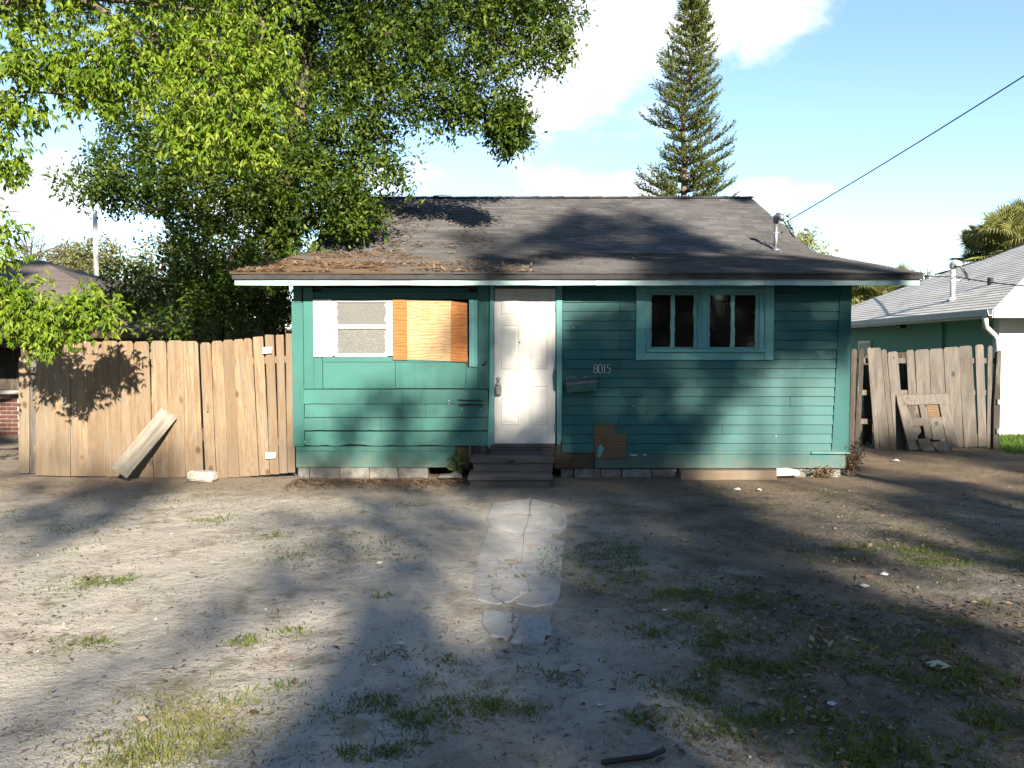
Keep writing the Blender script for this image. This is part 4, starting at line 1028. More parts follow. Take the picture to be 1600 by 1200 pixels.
def left_house():
    t = thing('neighbour_house', 'low brown house with dark hip roof behind the left fence', 'house', (-12, 18, 0))
    ex, ey, z, p = P(262, 516, 15).x, 15.0, 2.08, .335
    x0, y0 = ex - .5, ey + .5
    child(MB().box(-26, -12.2, y0, y0 + .15, .8, 2.05), 'wall', 'brown_wall', t)
    child(MB().box(-12.2, -9.9, y0, y0 + .15, 1.75, 2.05), 'wall', 'brown_wall', t)
    child(MB().box(-9.9, x0, y0, y0 + .15, -.1, 2.05), 'wall', 'brown_wall', t)
    child(MB().box(x0 - .15, x0, y0 + .15, 27, -.1, 2.05), 'wall', 'brown_wall', t)
    child(MB().box(-12.2, -9.9, y0 + 1.4, y0 + 1.5, -.1, 2.05), 'wall', 'dark_wood', t)
    child(MB().box(-26, -9.82, y0 - .08, y0 + .2, .80, .88, .01), 'sill', 'pole_concrete', t)
    wl = child(MB().box(-26, -9.905, y0 + .02, y0 + .14, -.1, .795), 'brick_wall', 'pole_concrete', t)
    bw, bh = .215, .07; me = MB().box(-bw / 2, bw / 2, -.012, .012, -bh / 2, bh / 2, .004).mesh('brick'); me.materials.append(MATS['brick_red'])
    for r_ in range(10):
        for c in range(14):
            x = -9.905 - bw / 2 - c * (bw + .012) - (r_ % 2) * bw / 2
            o = bpy.data.objects.new('brick', me); COL.objects.link(o); o.parent = wl
            o.location = Vector((x, y0 + .014 + random.uniform(-.002, .002), .75 - r_ * (bh + .012))) - t.location - wl.location
    s = 6.2; zr = z + p * s
    A_, D_ = (ex, ey, z), (ex, 27.4, z); R0 = (ex - s, ey + s, zr); E = (-30, ey, z); R1 = (-30, ey + s, zr); C_ = (-30, 27.4, z)
    r = child(MB().add([E, A_, D_, C_, R0, R1], [(0, 1, 4, 5), (1, 2, 4), (2, 3, 5, 4), (3, 2, 1, 0)]), 'roof', 'shingles_brown', t)
    hip_shingles('shingles', 'shingles_brown', r, [((-20, ey, z), A_, R0, (-20, ey + s, zr)), (A_, D_, R0, R0)], .16)
    child(MB().box(-30, ex, ey - .025, ey - .002, z - .16, z + .005), 'fascia', 'brown_wall', r)
    child(MB().box(ex + .002, ex + .025, ey - .02, 27.4, z - .16, z + .005), 'fascia', 'brown_wall', r)
    pp = P(108, 530, 14.6)
    child(MB().box(pp.x - .05, pp.x + .05, 15.1, 15.2, -.1, 2.04, .006), 'porch_post', 'pole_concrete', t)
left_house()
u = P(151, 446, 42); utility_pole((u.x, 42, 0), P(151, 334, 42).z, 'pale concrete utility pole rising beyond the brown roof', 'pole_concrete', .16, False)

# ================================================================== trees
def bez(a, b, c, n=8):
    a, b, c = map(Vector, (a, b, c)); return [(a * (1 - t) + b * t) * (1 - t) + (b * (1 - t) + c * t) * t for t in [i / n for i in range(n + 1)]]
def lobe_points(lobes, n, inner=.35):
    L = np.array([l[:6] for l in lobes], float); w = np.array([l[6] if len(l) > 6 else l[3] * l[5] for l in lobes], float); w /= w.sum()
    i = RNG.choice(len(L), n, p=w); d = nrm(rnd(n)); r = (inner + (1 - inner) * RNG.random(n) ** .6)[:, None] * (1 + .16 * RNG.normal(size=(n, 1)))
    return L[i, :3] + d * r * L[i, 3:6], d, i
def spray(Pc, out, per, tl, spread, ll, lw, droop, tint0, group=1, jitter=.25):
    """leafy twigs: per leaves along a twig at each point"""
    n = len(Pc); tw = nrm(out * .8 + rnd(n) * .7 + np.array([0, 0, -droop]))
    k = np.repeat(np.arange(n), per); t = RNG.random(len(k)) ** .8
    base = Pc[k] + tw[k] * (t * tl)[:, None] + rnd(len(k)) * spread
    ct = tint0 + RNG.normal(0, .2, n)
    if group > 1:
        base = np.repeat(base, group, 0); k = np.repeat(k, group)
    d = tw[k] * .55 + rnd(len(k)) * .75 + np.array([0, 0, -droop * 1.2])
    nn = rnd(len(k)) * .8 + np.array([.15, -.35, .75])
    V = leaf_verts(base, d, nn, ll * RNG.uniform(.45, 1.35, len(k)), lw * RNG.uniform(.6, 1.35, len(k)))
    return V, ct[k] + RNG.normal(0, jitter * .6, len(k))
def branches(paths, name, mat, parent, seg=6):
    m = MB()
    for pts, r0, r1 in paths:
        n = len(pts); m.tube(pts, [r0 + (r1 - r0) * (i / (n - 1)) ** .8 for i in range(n)], seg, False)
    o = m.build(name, mat, parent, True); o.location = -parent.location
    if len(paths) > 1: o['kind'] = 'stuff'
    return o
def tree(name, label, cat, base, trunk_path, trunk_r, limbs, lobes, n_cl, per, tl, spread, ll, lw, droop, leafm, tint=.5, bark='bark', group=1, twigs=300, inner=.35, grp=None, keep=None):
    t = thing(name, label, cat, base, grp)
    branches([(trunk_path, trunk_r[0], trunk_r[1])], 'trunk', bark, t, 12)
    for l in limbs: branches([l], 'limb', bark, t, 8)
    Pc, out, li = lobe_points(lobes, n_cl, inner)
    if keep is not None:
        k = keep(Pc); Pc, out, li = Pc[k], out[k], li[k]
    V, T = spray(Pc, out, per, tl, spread, ll, lw, droop, tint, group)
    c = link('crown', np_mesh('crown', V, 4, T), leafm, t); c.location = -t.location
    if twigs:
        tp = []
        idx = RNG.choice(len(Pc), min(twigs, len(Pc)), replace=False)
        for j in idx:
            l = lobes[li[j]]; c0 = Vector(l[:3]); e = Vector(Pc[j]); s = c0.lerp(e, .15) + Vector(rnd(1)[0]) * .08
            mid = s.lerp(e, .55) + Vector((0, 0, .12 * (e - s).length))
            tp.append((bez(s, mid, e + (e - s) * .1, 5), .016, .004))
        branches(tp, 'twigs', bark, t, 3)
    return t
def LB(px, py, d, rx, ry=None, rd=None, w=None):
    """crown lobe from its place in the photo, its distance and radii in photo pixels"""
    c = P(px, py, d); s = d / F_PX; ry = ry or rx; rd = rd or rx
    l = (c.x, c.y, c.z, rx * s, rd * s, ry * s)
    return l + (w,) if w else l

def oak():
    base = Vector((-4.75, 14.6, 0))
    tp = [base + Vector((0, 0, -.2)), base + Vector((.05, 0, 1)), P(432, 400, 14.6), P(452, 260, 14.6), P(478, 110, 14.6), P(488, 10, 14.7), P(486, -110, 14.8)]
    limbs = []
    def lm(a, b, c, r0, r1): limbs.append((bez(a, b, c, 10), r0, r1))
    f1 = P(478, 110, 14.6)
    lm(f1 + Vector((0, 0, -.3)), P(540, 95, 14.2), P(655, 25, 13.6), .15, .06)
    lm(P(655, 25, 13.6), P(740, -10, 13.2), P(800, 90, 13.0), .06, .02)
    lm(P(560, 80, 14.1), P(600, 130, 13.6), P(650, 150, 13.2), .06, .02)
    lm(P(470, 160, 14.6), P(420, 80, 14.2), P(330, 40, 13.8), .13, .04)
    lm(P(455, 250, 14.6), P(380, 200, 14.2), P(270, 250, 13.8), .12, .03)
    lm(P(448, 285, 14.6), P(360, 300, 14.0), P(220, 330, 13.5), .10, .02)
    lm(P(456, 240, 14.6), P(510, 240, 14.0), P(560, 270, 13.4), .09, .02)
    lm(P(470, 385, 13.9), P(438, 330, 14.0), P(415, 270, 14.4), .055, .07)
    lm(P(440, 340, 14.6), P(380, 390, 14.2), P(330, 430, 13.8), .06, .02)
    lm(P(488, 0, 14.7), P(520, -60, 14.3), P(600, -90, 13.6), .12, .04)
    lobes = [LB(700, 60, 13.4, 95, 75), LB(800, 30, 13.3, 75, 70), LB(855, 50, 13.2, 36, 58), LB(775, 150, 13.0, 30, 52), LB(795, 195, 13.0, 16, 24, 20, .5), LB(660, 140, 13.2, 60, 40),
             LB(590, 60, 13.8, 90, 70), LB(560, 160, 13.6, 65, 65), LB(540, 235, 13.4, 62, 60), LB(505, 300, 13.3, 66, 55), LB(450, 270, 13.8, 80, 70),
             LB(545, 330, 13.2, 36, 18, 30, .5), LB(480, 365, 13.3, 36, 32, 36), LB(400, 180, 14.4, 110, 90), LB(300, 220, 14.2, 100, 70), LB(230, 170, 14.4, 80, 60, None, .5),
             LB(215, 275, 13.8, 70, 44, None, .55), LB(150, 290, 13.8, 40, 20, 50, .16), LB(330, 300, 14.0, 90, 50), LB(295, 350, 13.8, 46, 34), LB(410, 350, 13.9, 60, 50), LB(470, 40, 15, 140, 90), LB(330, 60, 15, 130, 90),
             LB(600, -60, 13.8, 200, 80), LB(390, -80, 14.8, 220, 90), LB(840, -40, 13.4, 90, 50), LB(590, 260, 13.2, 16, 12, 16, .06), LB(690, 190, 13.1, 18, 14, 14, .10), LB(630, 270, 13.0, 28, 20, 20, .06), LB(720, 165, 13.1, 24, 20, 20, .2)]
    tree('oak_tree', 'large dark green oak spreading over the left end of the teal house', 'tree', base, tp, (.34, .12), limbs, lobes, 5200, 32, .36, .072, .10, .042, .30, 'oak_leaf', .5, twigs=320, inner=.3)
oak()
def bright_maple():
    base = Vector((-9.4, 7.6, 0))
    tp = [base + Vector((0, 0, -.2)), base + Vector((.1, 0, 2)), base + Vector((.5, .2, 4.2)), base + Vector((1.1, .4, 6.4)), base + Vector((1.6, .5, 8.4))]
    limbs = []
    def lm(a, b, c, r0, r1): limbs.append((bez(a, b, c, 10), r0, r1))
    lm(tp[2], P(-20, 30, 8.2), P(95, -20, 8.4), .10, .05)
    lm(P(95, -20, 8.4), P(240, 60, 8.4), P(430, 190, 8.6), .045, .008)
    lm(P(60, -10, 8.4), P(200, 0, 8.6), P(420, 30, 8.8), .04, .008)
    lm(tp[2] + Vector((-.1, 0, -.5)), P(-100, 120, 8.2), P(140, 150, 8.4), .06, .008)
    lm(P(170, 40, 8.4), P(260, 130, 8.3), P(270, 175, 8.2), .014, .005)
    lm(tp[1], P(-150, 450, 8.4), P(60, 475, 8.6), .055, .014)
    lm(P(40, 474, 8.6), P(100, 500, 8.6), P(180, 475, 8.6), .013, .004)
    lm(P(20, 476, 8.6), P(60, 540, 8.6), P(100, 560, 8.6), .011, .004)
    lm(tp[1] + Vector((0, 0, .6)), P(-100, 330, 8.3), P(30, 330, 8.4), .04, .006)
    lobes = [LB(60, 40, 8.3, 60, 46), LB(150, 70, 8.3, 60, 44), LB(240, 60, 8.4, 60, 50), LB(330, 90, 8.4, 62, 56), LB(400, 60, 8.6, 60, 56), LB(415, 145, 8.6, 46, 52), LB(300, 160, 8.3, 60, 36), LB(370, 190, 8.5, 50, 34),
             LB(400, 215, 8.6, 22, 20, 20, .12), LB(300, 215, 8.3, 24, 18, 20, .1), LB(170, 130, 8.3, 40, 18, 40, .12), LB(60, 100, 8.3, 50, 26, None, .15), LB(35, 155, 8.3, 32, 12, 30, .05), LB(90, 150, 8.2, 26, 10, 30, .04), LB(10, 190, 8.2, 14, 16, 20, .05),
             LB(15, 250, 8.2, 14, 14, 16, .06), LB(0, 345, 8.4, 18, 10, 18, .035), LB(4, 376, 8.4, 18, 8, 14, .03), LB(8, 455, 8.5, 22, 14, 20, .10), LB(58, 468, 8.5, 22, 8, 16, .045), LB(128, 462, 8.6, 22, 10, 18, .10), LB(84, 500, 8.5, 28, 14, 18, .11), LB(136, 480, 8.6, 20, 14, 14, .07), LB(26, 492, 8.5, 26, 16, 22, .11),
             LB(66, 528, 8.5, 16, 8, 12, .04), LB(174, 492, 8.7, 7, 8, 8, .02), LB(250, -60, 8.6, 200, 60), LB(40, -60, 8.3, 150, 60), LB(-160, 200, 8.2, 90, 160), LB(-120, 450, 8.3, 60, 80)]
    tree('maple_tree', 'bright yellow green leafy tree hanging in at the upper left', 'tree', base, tp, (.24, .08), limbs, lobes, 2050, 6, .24, .045, .082, .025, .95, 'maple_leaf', .52, 'twig_bark', group=5, twigs=240, inner=.2)
bright_maple()
def dark_shrub():
    # evergreen understorey behind the fence, between the brown roof and the teal house
    base = Vector((P(330, 520, 13).x, 13, 0)); tp = [base + Vector((0, 0, -.1)), base + Vector((.1, 0, 1.2)), P(350, 440, 13), P(370, 380, 13)]
    limbs = [(bez(P(345, 470, 13), P(290, 440, 12.8), P(215, 430, 12.6), 6), .04, .012), (bez(P(350, 450, 13), P(400, 470, 12.8), P(440, 450, 12.6), 6), .04, .012), (bez(P(345, 480, 13), P(320, 500, 12.8), P(290, 510, 12.6), 6), .03, .01)]
    lobes = [LB(215, 440, 12.8, 26, 26), LB(195, 470, 12.8, 18, 10, None, .12), LB(255, 425, 13, 38, 30), LB(320, 410, 13.2, 60, 44), LB(390, 430, 13, 48, 36), LB(430, 470, 12.8, 26, 36), LB(350, 470, 12.9, 60, 32), LB(280, 500, 12.7, 34, 26), LB(410, 400, 13.2, 40, 26)]
    tree('evergreen_shrub', 'dark evergreen shrub rising behind the fence gate', 'shrub', base, tp, (.08, .04), limbs, lobes, 380, 28, .34, .08, .095, .04, .2, 'oak_leaf', .55, twigs=140)
    base = Vector((P(300, 530, 15.6).x, 15.6, 0)); tp = [base, base + Vector((0, 0, 1)), base + Vector((.1, 0, 2.4))]
    tree('understorey_tree', 'yellow green young tree between the brown roof and dark shrub', 'tree', base + Vector((0, 0, 0)), tp, (.07, .03), [], [LB(255, 455, 15.6, 34, 40), LB(300, 470, 15.6, 60, 50), LB(390, 470, 15.6, 60, 60), LB(430, 500, 15.6, 40, 50), LB(350, 500, 15.6, 60, 30)], 380, 26, .4, .12, .10, .04, .2, 'far_leaf', .6, twigs=60)
dark_shrub()
def far_trees():
    specs = [(60, 60, 430, 70, 40, 'far_leaf', .75, 'pale hazy yellow tree beyond the brown roof at far left'), (115, 55, 420, 44, 30, 'far_leaf', .6, 'pale green tree left of the concrete pole'), (195, 58, 418, 50, 36, 'far_leaf', .55, 'pale green tree right of the concrete pole'),
             (290, 50, 400, 60, 70, 'far_leaf', .4, 'mid green tree seen through the gap below the oak'), (380, 52, 405, 60, 70, 'far_leaf', .35, 'mid green tree behind the left roof corner'), (1345, 48, 470, 46, 40, 'far_leaf', .5, 'green tree behind the right eave of the teal house')]
    for px, d, py, rx, ry, mt, tint, lab in specs:
        b = P(px, 560, d); b.z = 0; c = P(px, py, d)
        s = d / F_PX; lobes = []
        for k in range(6): lobes.append((c.x + random.uniform(-.7, .7) * rx * s, d + random.uniform(-1.5, 1.5), c.z + random.uniform(-1.0, .5) * ry * s, rx * s * .55, rx * s * .5, ry * s * .5))
        lobes.append((c.x, d, max(1.5, c.z - ry * s * 1.2), rx * s * .9, rx * s * .5, ry * s * .8))
        tree('background_tree', lab, 'tree', b, [b, b + Vector((.1, 0, c.z * .5)), c], (.25, .08), [], lobes, 260, 22, .9, .28, .30, .13, .1, mt, tint, twigs=50, grp='trees behind the houses')
    # bare tree top at far left, bare haze of twigs right of the eave
    for px, py, d, h, lab in ((48, 385, 50, 70, 'bare twiggy tree beyond the brown roof'), (1448, 432, 55, 34, 'bare twiggy tree behind the right roof edge')):
        b = P(px, 560, d); b.z = 0; t = thing('bare_tree', lab, 'tree', b); top = P(px, py, d)
        branches([([b, b.lerp(top, .5), top], .16, .05)], 'trunk', 'twig_bark', t, 8); tp = []
        for k in range(90):
            s = b.lerp(top, random.uniform(.55, 1)); e = top + Vector((random.gauss(0, 1.3), random.gauss(0, 1), random.gauss(.2, .8))) * (h / 60); tp.append((bez(s, s.lerp(e, .5) + Vector((0, 0, .3)), e, 4), .03, .012))
        branches(tp, 'twigs', 'twig_bark', t, 4)
    c = P(1240, 372, 25.5); b = Vector((c.x, 25.5, 0))
    tree('background_tree', 'sunlit yellow green shrub tip behind the right roof slope', 'tree', b, [b, b + Vector((0, 0, 2)), c], (.12, .04), [], [LB(1228, 372, 25.5, 18, 24), LB(1252, 385, 25.5, 20, 16), LB(1268, 396, 25.5, 12, 10), LB(1225, 420, 25.5, 60, 40)], 190, 26, .4, .12, .16, .06, .1, 'palm_leaf', .6, twigs=30, grp='trees behind the houses')
far_trees()
def norfolk_pine():
    d = 35; b = P(1046, 560, d); b.z = 0; top = P(1086, -40, d); Ht = top.z
    t = thing('norfolk_pine', 'tall narrow conifer with tiered branches rising behind the roof ridge', 'tree', b)
    ax = lambda z: Vector((b.x + (top.x - b.x) * (z / Ht) + .12 * math.sin(z * .9), d, z))
    tr = [ax(z) for z in np.linspace(0, Ht, 16)]; branches([(tr, .26, .03)], 'trunk', 'pine_bark', t, 10)
    BV = []; V = []; T = []
    z = 5.0; tiers = []
    while z < Ht - .1:
        f = (z - 5) / (Ht - 5); rad = 2.2 * (1 - f) ** .9 + .26
        n = random.choice([6, 7, 8]); a0 = random.random() * 6.28
        for k in range(n):
            a = a0 + k * 6.283 / n + random.uniform(-.25, .25); L = rad * random.choice([.55, .8, .95, 1.0, 1.05, 1.2]) * random.uniform(.85, 1.1)
            # worn gaps on the left side half way up
            if math.cos(a) < -.2 and .30 < f < .48 and random.random() < .7: L *= .45
            h = Vector((math.cos(a), math.sin(a), 0)); s = ax(z); rise = .22 + .45 * f
            e = s + h * L + Vector((0, 0, L * rise)); mid = s + h * L * .55 + Vector((0, 0, L * (rise - .28) * .5)); pts = bez(s, mid, e, 7); BV.append((pts, .035 * (1 - f) + .012, .006))
            side = Vector((-h.y, h.x, 0)); m = max(6, int(L / .098))
            for i in range(m):
                u_ = .22 + .78 * (i + random.random() * .6) / m
                if random.random() < .07: continue
                q = pts[min(7, int(u_ * 7))].lerp(pts[min(7, int(u_ * 7) + 1)], (u_ * 7) % 1)
                for sg in (-1, 1):
                    ll = (.26 + .36 * (1 - abs(u_ - .6))) * min(1, L / 1.1) * random.uniform(.6, 1.2)
                    dr = (side * sg * random.uniform(.3, .8) + h * .65 + Vector((0, 0, random.uniform(.25, .7)))).normalized()
                    nn = 13; tt = np.linspace(.05, 1, nn)[:, None]
                    bs = np.array(q)[None] + np.array(dr)[None] * tt * ll + np.array([0, 0, .18 * ll]) * tt ** 2
                    dd = np.array(dr)[None] * .9 + rnd(nn) * .5 + np.array([0, 0, .25])
                    V.append(leaf_verts(bs, dd, rnd(nn) + np.array([0, -.6, .6]), RNG.uniform(.09, .17, nn), RNG.uniform(.035, .06, nn)))
                    T.append(np.full(nn, .5 + random.gauss(0, .13)) + RNG.normal(0, .14, nn))
        z += random.uniform(.42, .66) * (1 - .45 * f)
    branches(BV, 'limbs', 'pine_bark', t, 5)
    c = link('crown', np_mesh('crown', np.concatenate(V), 4, np.concatenate(T)), 'needle', t); c.location = -t.location
norfolk_pine()
def frond_mesh():
    V = []; T = []
    n = 34
    for i in range(n):
        a = -1.9 + 3.8 * i / (n - 1); L = .95 * (1 - .22 * abs(a) / 1.9) * random.uniform(.9, 1.08)
        dr = np.array([math.sin(a), 0, math.cos(a)]); sd = np.array([math.cos(a), 0, -math.sin(a)])
        p0 = np.array([0, 0, .0]); lift = np.array([0, .10 * (1 - abs(a) / 2), 0])
        m1 = p0 + dr * L * .5 + lift; m2 = p0 + dr * L * .82 + lift * .9; tip = p0 + dr * L + np.array([0, -.10 - random.random() * .12, -.05])
        V += [p0, m1 + sd * .034, m2 + sd * .016, m2 - sd * .016 + np.array([0, .006, 0])] ; T.append(random.uniform(.2, .8))
        V += [p0, m2 - sd * .016, m1 - sd * .034 + np.array([0, .012, 0]), m1 * .5]; T.append(random.uniform(.2, .8))
        V += [m2 + sd * .016, tip, tip + np.array([.002, 0, 0]), m2 - sd * .016]; T.append(random.uniform(.4, 1))
    me = np_mesh('frond', np.array(V), 4, np.array(T)); me.materials.append(MATS['palm_leaf']); return me
FROND = [frond_mesh() for _ in range(3)]
def palm(px, py, d, s, n, label):
    c = P(px, py, d); b = Vector((c.x, d, 0)); t = thing('palm_tree', label, 'palm', b, 'fan palms behind the houses')
    branches([([b, b + Vector((.05, 0, c.z * .5)), c], .20, .16)], 'trunk', 'bark', t, 10)
    st = []
    for k in range(n):
        az = k * 2.399 + random.uniform(-.3, .3); el = random.uniform(-.7, 1.35)
        dr = Vector((math.cos(az) * math.cos(el), math.sin(az) * math.cos(el), math.sin(el))); L = s * random.uniform(.7, 1.1)
        e = c + dr * L - Vector((0, 0, .12 * L)); st.append((bez(c, c + dr * L * .6 + Vector((0, 0, .12)), e, 5), .022, .012))
        o = bpy.data.objects.new('frond', random.choice(FROND)); COL.objects.link(o); o.parent = t
        o.rotation_euler = (dr + Vector((0, 0, -.15))).to_track_quat('Z', 'Y').to_euler(); o.location = e - b; sc = s * random.uniform(.8, 1.1); o.scale = (sc, sc, sc)
    branches(st, 'petioles', 'palm_leaf', t, 5)
palm(1572, 392, 28, 1.05, 46, 'sunlit fan palm above the light grey neighbouring roof')
palm(1620, 372, 30, 1.1, 40, 'fan palm at the right picture edge behind the grey roof')
palm(1540, 412, 30, .95, 30, 'lower fan palm left of the sunlit palm above the grey roof')
palm(1352, 474, 31, 1.0, 34, 'fan palm seen just under the right eave of the teal house')
palm(1400, 470, 34, .95, 30, 'fan palm beyond the far edge of the light grey roof')

# ================================================================== unseen trees behind the viewer, crowns cut to the shadow outlines
HS = np.array([-math.sin(SUN_AZ), math.cos(SUN_AZ), 0]); RS = np.array([math.cos(SUN_AZ), math.sin(SUN_AZ), 0]); TS = np.array(TR); WS = np.cross(RS, TS)
def surf(kind, px, py):
    if kind == 'G': return G(px, py, 0)
    if kind == 'F': return P(px, py, D)
    r = ray(px, py)
    def hit(a, b):
        k = (b[1] - a[1]) / (b[0] - a[0]); t = (a[1] - k * a[0] - CAM_H) / (r.z - k * r.y); return Vector((0, 0, CAM_H)) + r * t
    q = hit(EAVE, KINK)
    if q.y > KINK[0] or q.y < 0: q = hit(KINK, RIDGE)
    return q
SHADE = [('R', .35, [(820, 345), (900, 322), (960, 316), (1010, 332), (1090, 352), (1130, 376), (1050, 352), (950, 336), (880, 346)]), ('R', .4, [(640, 372), (720, 362), (800, 352), (830, 366), (760, 388), (690, 392)]), ('R', .5, [(690, 425), (760, 412), (800, 425), (760, 436)]),
 ('G', .62, [(-80, 1260), (20, 1110), (200, 995), (330, 925), (450, 900), (560, 860), (700, 850), (745, 870), (640, 930), (520, 945), (390, 975), (270, 1025), (160, 1085), (40, 1200), (0, 1260)]),
 ('G', 1.4, [(525, 1260), (530, 1080), (545, 1000), (590, 945), (640, 935), (690, 955), (740, 1000), (790, 1050), (860, 1090), (860, 1260)]),
 ('G', 1.3, [(780, 1260), (790, 1060), (760, 960), (830, 915), (900, 900), (885, 820), (900, 765), (1000, 745), (1100, 752), (1170, 790), (1230, 830), (1370, 880), (1480, 930), (1640, 1000), (1640, 1260)]),
 ('G', .9, [(1290, 745), (1420, 792), (1640, 905), (1640, 775), (1450, 742), (1330, 722)]),
 ('G', .8, [(1330, 706), (1560, 725), (1640, 745), (1640, 700), (1330, 696)]),
 ('G', .8, [(0, 850), (0, 740), (250, 740), (300, 765), (180, 800), (80, 850)]),
 ('G', .5, [(330, 850), (420, 812), (560, 790), (700, 775), (740, 790), (760, 850), (600, 850), (450, 885)]),
 ('G', .5, [(470, 760), (600, 752), (740, 762), (760, 775), (560, 775)]),
 ('F', 1.35, [(880, 488), (1000, 486), (1215, 468), (1335, 468), (1335, 560), (1240, 568), (1190, 600), (1130, 650), (1100, 700), (1088, 760), (878, 760)]),
 ('F', .7, [(475, 660), (540, 640), (570, 680), (560, 740), (475, 740)]), ('F', .7, [(575, 630), (650, 610), (700, 640), (700, 740), (600, 740), (620, 680)]), ('F', .95, [(695, 612), (768, 575), (768, 745), (690, 745)]),
 ('F', .9, [(747, 440), (768, 440), (768, 590), (745, 605)]),
 ('F', .7, [(772, 495), (800, 505), (830, 495), (870, 540), (870, 610), (845, 590), (820, 540), (790, 565), (772, 575)]), ('F', 1.3, [(772, 672), (870, 635), (872, 765), (730, 765), (732, 690)]), ('G', 1.2, [(722, 742), (890, 742), (890, 778), (720, 776)]),
 ('F', .9, [(1190, 634), (1212, 628), (1235, 646), (1275, 634), (1278, 648), (1230, 660)]), ('F', .7, [(1176, 700), (1212, 698), (1210, 740), (1184, 740)]),
 ('F', .7, [(30, 640), (70, 650), (120, 690), (150, 745), (20, 745)]), ('F', .5, [(150, 700), (300, 690), (330, 745), (150, 745)]),
 ('R', 1, [(740, 400), (820, 372), (880, 345), (950, 336), (1040, 352), (1110, 378), (1200, 397), (1290, 406), (1445, 432), (1445, 450), (960, 450), (1015, 425), (1000, 408), (900, 400), (850, 412), (760, 420)]),
 ('R', .5, [(700, 445), (900, 446), (880, 436), (720, 434)])]
LIT = [('F', 1.0, [(1112, 660), (1150, 612), (1190, 578), (1240, 556), (1350, 545), (1350, 790), (1222, 790), (1214, 690), (1178, 690), (1166, 790), (1078, 790), (1092, 705)]), ('F', .8, [(880, 462), (1000, 462), (1000, 490), (880, 492)]), ('R', .6, [(880, 374), (1010, 364), (1040, 378), (900, 386)]), ('R', .7, [(770, 398), (850, 380), (872, 388), (800, 404)]), ('R', .6, [(930, 348), (985, 342), (1020, 354), (950, 358)]), ('R', .5, [(1060, 392), (1150, 390), (1190, 400), (1080, 402)]),
 ('G', .9, [(1150, 872), (1240, 880), (1400, 925), (1640, 1010), (1640, 965), (1420, 898), (1260, 858)]), ('G', 1, [(765, 790), (885, 788), (892, 832), (775, 838)]), ('G', .9, [(750, 850), (820, 850), (810, 905), (740, 900)]),
 ('F', .7, [(1228, 500), (1262, 500), (1262, 532), (1228, 532)]), ('F', .5, [(1055, 590), (1110, 585), (1118, 625), (1065, 630)]), ('F', .6, [(1275, 480), (1310, 480), (1310, 520), (1275, 525)])]
def uv_poly(kind, pts): return np.array([[np.dot(np.array(surf(kind, *p)), RS), np.dot(np.array(surf(kind, *p)), WS)] for p in pts])
def inside(poly, u, v):
    r = np.zeros(len(u), bool); n = len(poly)
    for i in range(n):
        (x0, y0), (x1, y1) = poly[i], poly[(i + 1) % n]
        c = ((y0 > v) != (y1 > v)) & (u < (x1 - x0) * (v - y0) / (y1 - y0 + 1e-12) + x0); r ^= c
    return r
def shade_trees():  # keeps only leaves whose shadow lands in a SHADE outline
    polys = [(w, uv_poly(k, p)) for k, w, p in SHADE]; holes = [(w, uv_poly(k, p)) for k, w, p in LIT]
    allp = np.concatenate([p for _, p in polys]); lo, hi = allp.min(0) - .3, allp.max(0) + .3
    n = 60000
    u = RNG.uniform(lo[0], hi[0], n); v = RNG.uniform(lo[1], hi[1], n)
    ju, jv = u + RNG.normal(0, .07, n) + .4 * (fbm(u * 1.7, v * 1.7, 91) - .47), v + RNG.normal(0, .07, n) + .4 * (fbm(u * 1.7, v * 1.7, 95) - .47)
    pk = np.zeros(n)
    for w, p in polys: pk = np.maximum(pk, w * inside(p, ju, jv))
    for w, p in holes: pk *= 1 - w * inside(p, ju, jv)
    clump = fbm(u * 2.2, v * 2.2, 77)
    k = (pk > 0) & (RNG.random(n) < pk ** 1.3) & (clump > .57 - .24 * pk)
    u, v = u[k], v[k]
    s = -28 + 3.2 * np.sin(u * .9 + 1) + RNG.normal(0, 1.3, len(u))
    C = u[:, None] * RS + v[:, None] * WS + s[:, None] * TS
    cols = np.digitize(u, np.quantile(u, [.22, .45, .68, .85]))
    labs = ['tall street tree behind the viewer shading the left of the yard', 'street tree behind the viewer shading the left porch wall', 'street tree behind the viewer shading the front door and walk', 'street tree behind the viewer shading the right window', 'street tree behind the viewer shading the right of the yard']
    for j in range(5):
        q = C[cols == j]
        if len(q) < 10: continue
        c = q.mean(0); b = Vector((c[0] + .4 * (j - 2), c[1] - 2.0, 0)); top = Vector((c[0], c[1], c[2] + 2))
        t = thing('street_tree', labs[j], 'tree', b, 'street trees behind the viewer')
        hz = min(c[2] - 2, 6.5)
        fork = Vector((b.x, b.y, hz)); branches([([b, b + Vector((.1, .05, hz * .5)), fork], .30, .18)], 'trunk', 'bark', t, 10)
        lm = []
        for i in RNG.choice(len(q), min(9, len(q)), replace=False):
            e = Vector(q[i]); lm.append((bez(fork + Vector((0, 0, random.uniform(-.8, .2))), fork.lerp(e, .5) + Vector((0, 0, .8)), e, 7), .028, .010))
        branches(lm, 'limbs', 'bark', t, 5)
        m = np.repeat(q, 3, 0) + RNG.normal(0, .09, (len(q) * 3, 3)); nl = len(m)
        V = leaf_verts(m, rnd(nl), rnd(nl) + TS * -1.2, RNG.uniform(.12, .2, nl), RNG.uniform(.07, .11, nl))
        cr = link('crown', np_mesh('crown', V, 4, RNG.normal(.5, .2, nl)), 'oak_leaf', t); cr.location = -t.location
shade_trees()
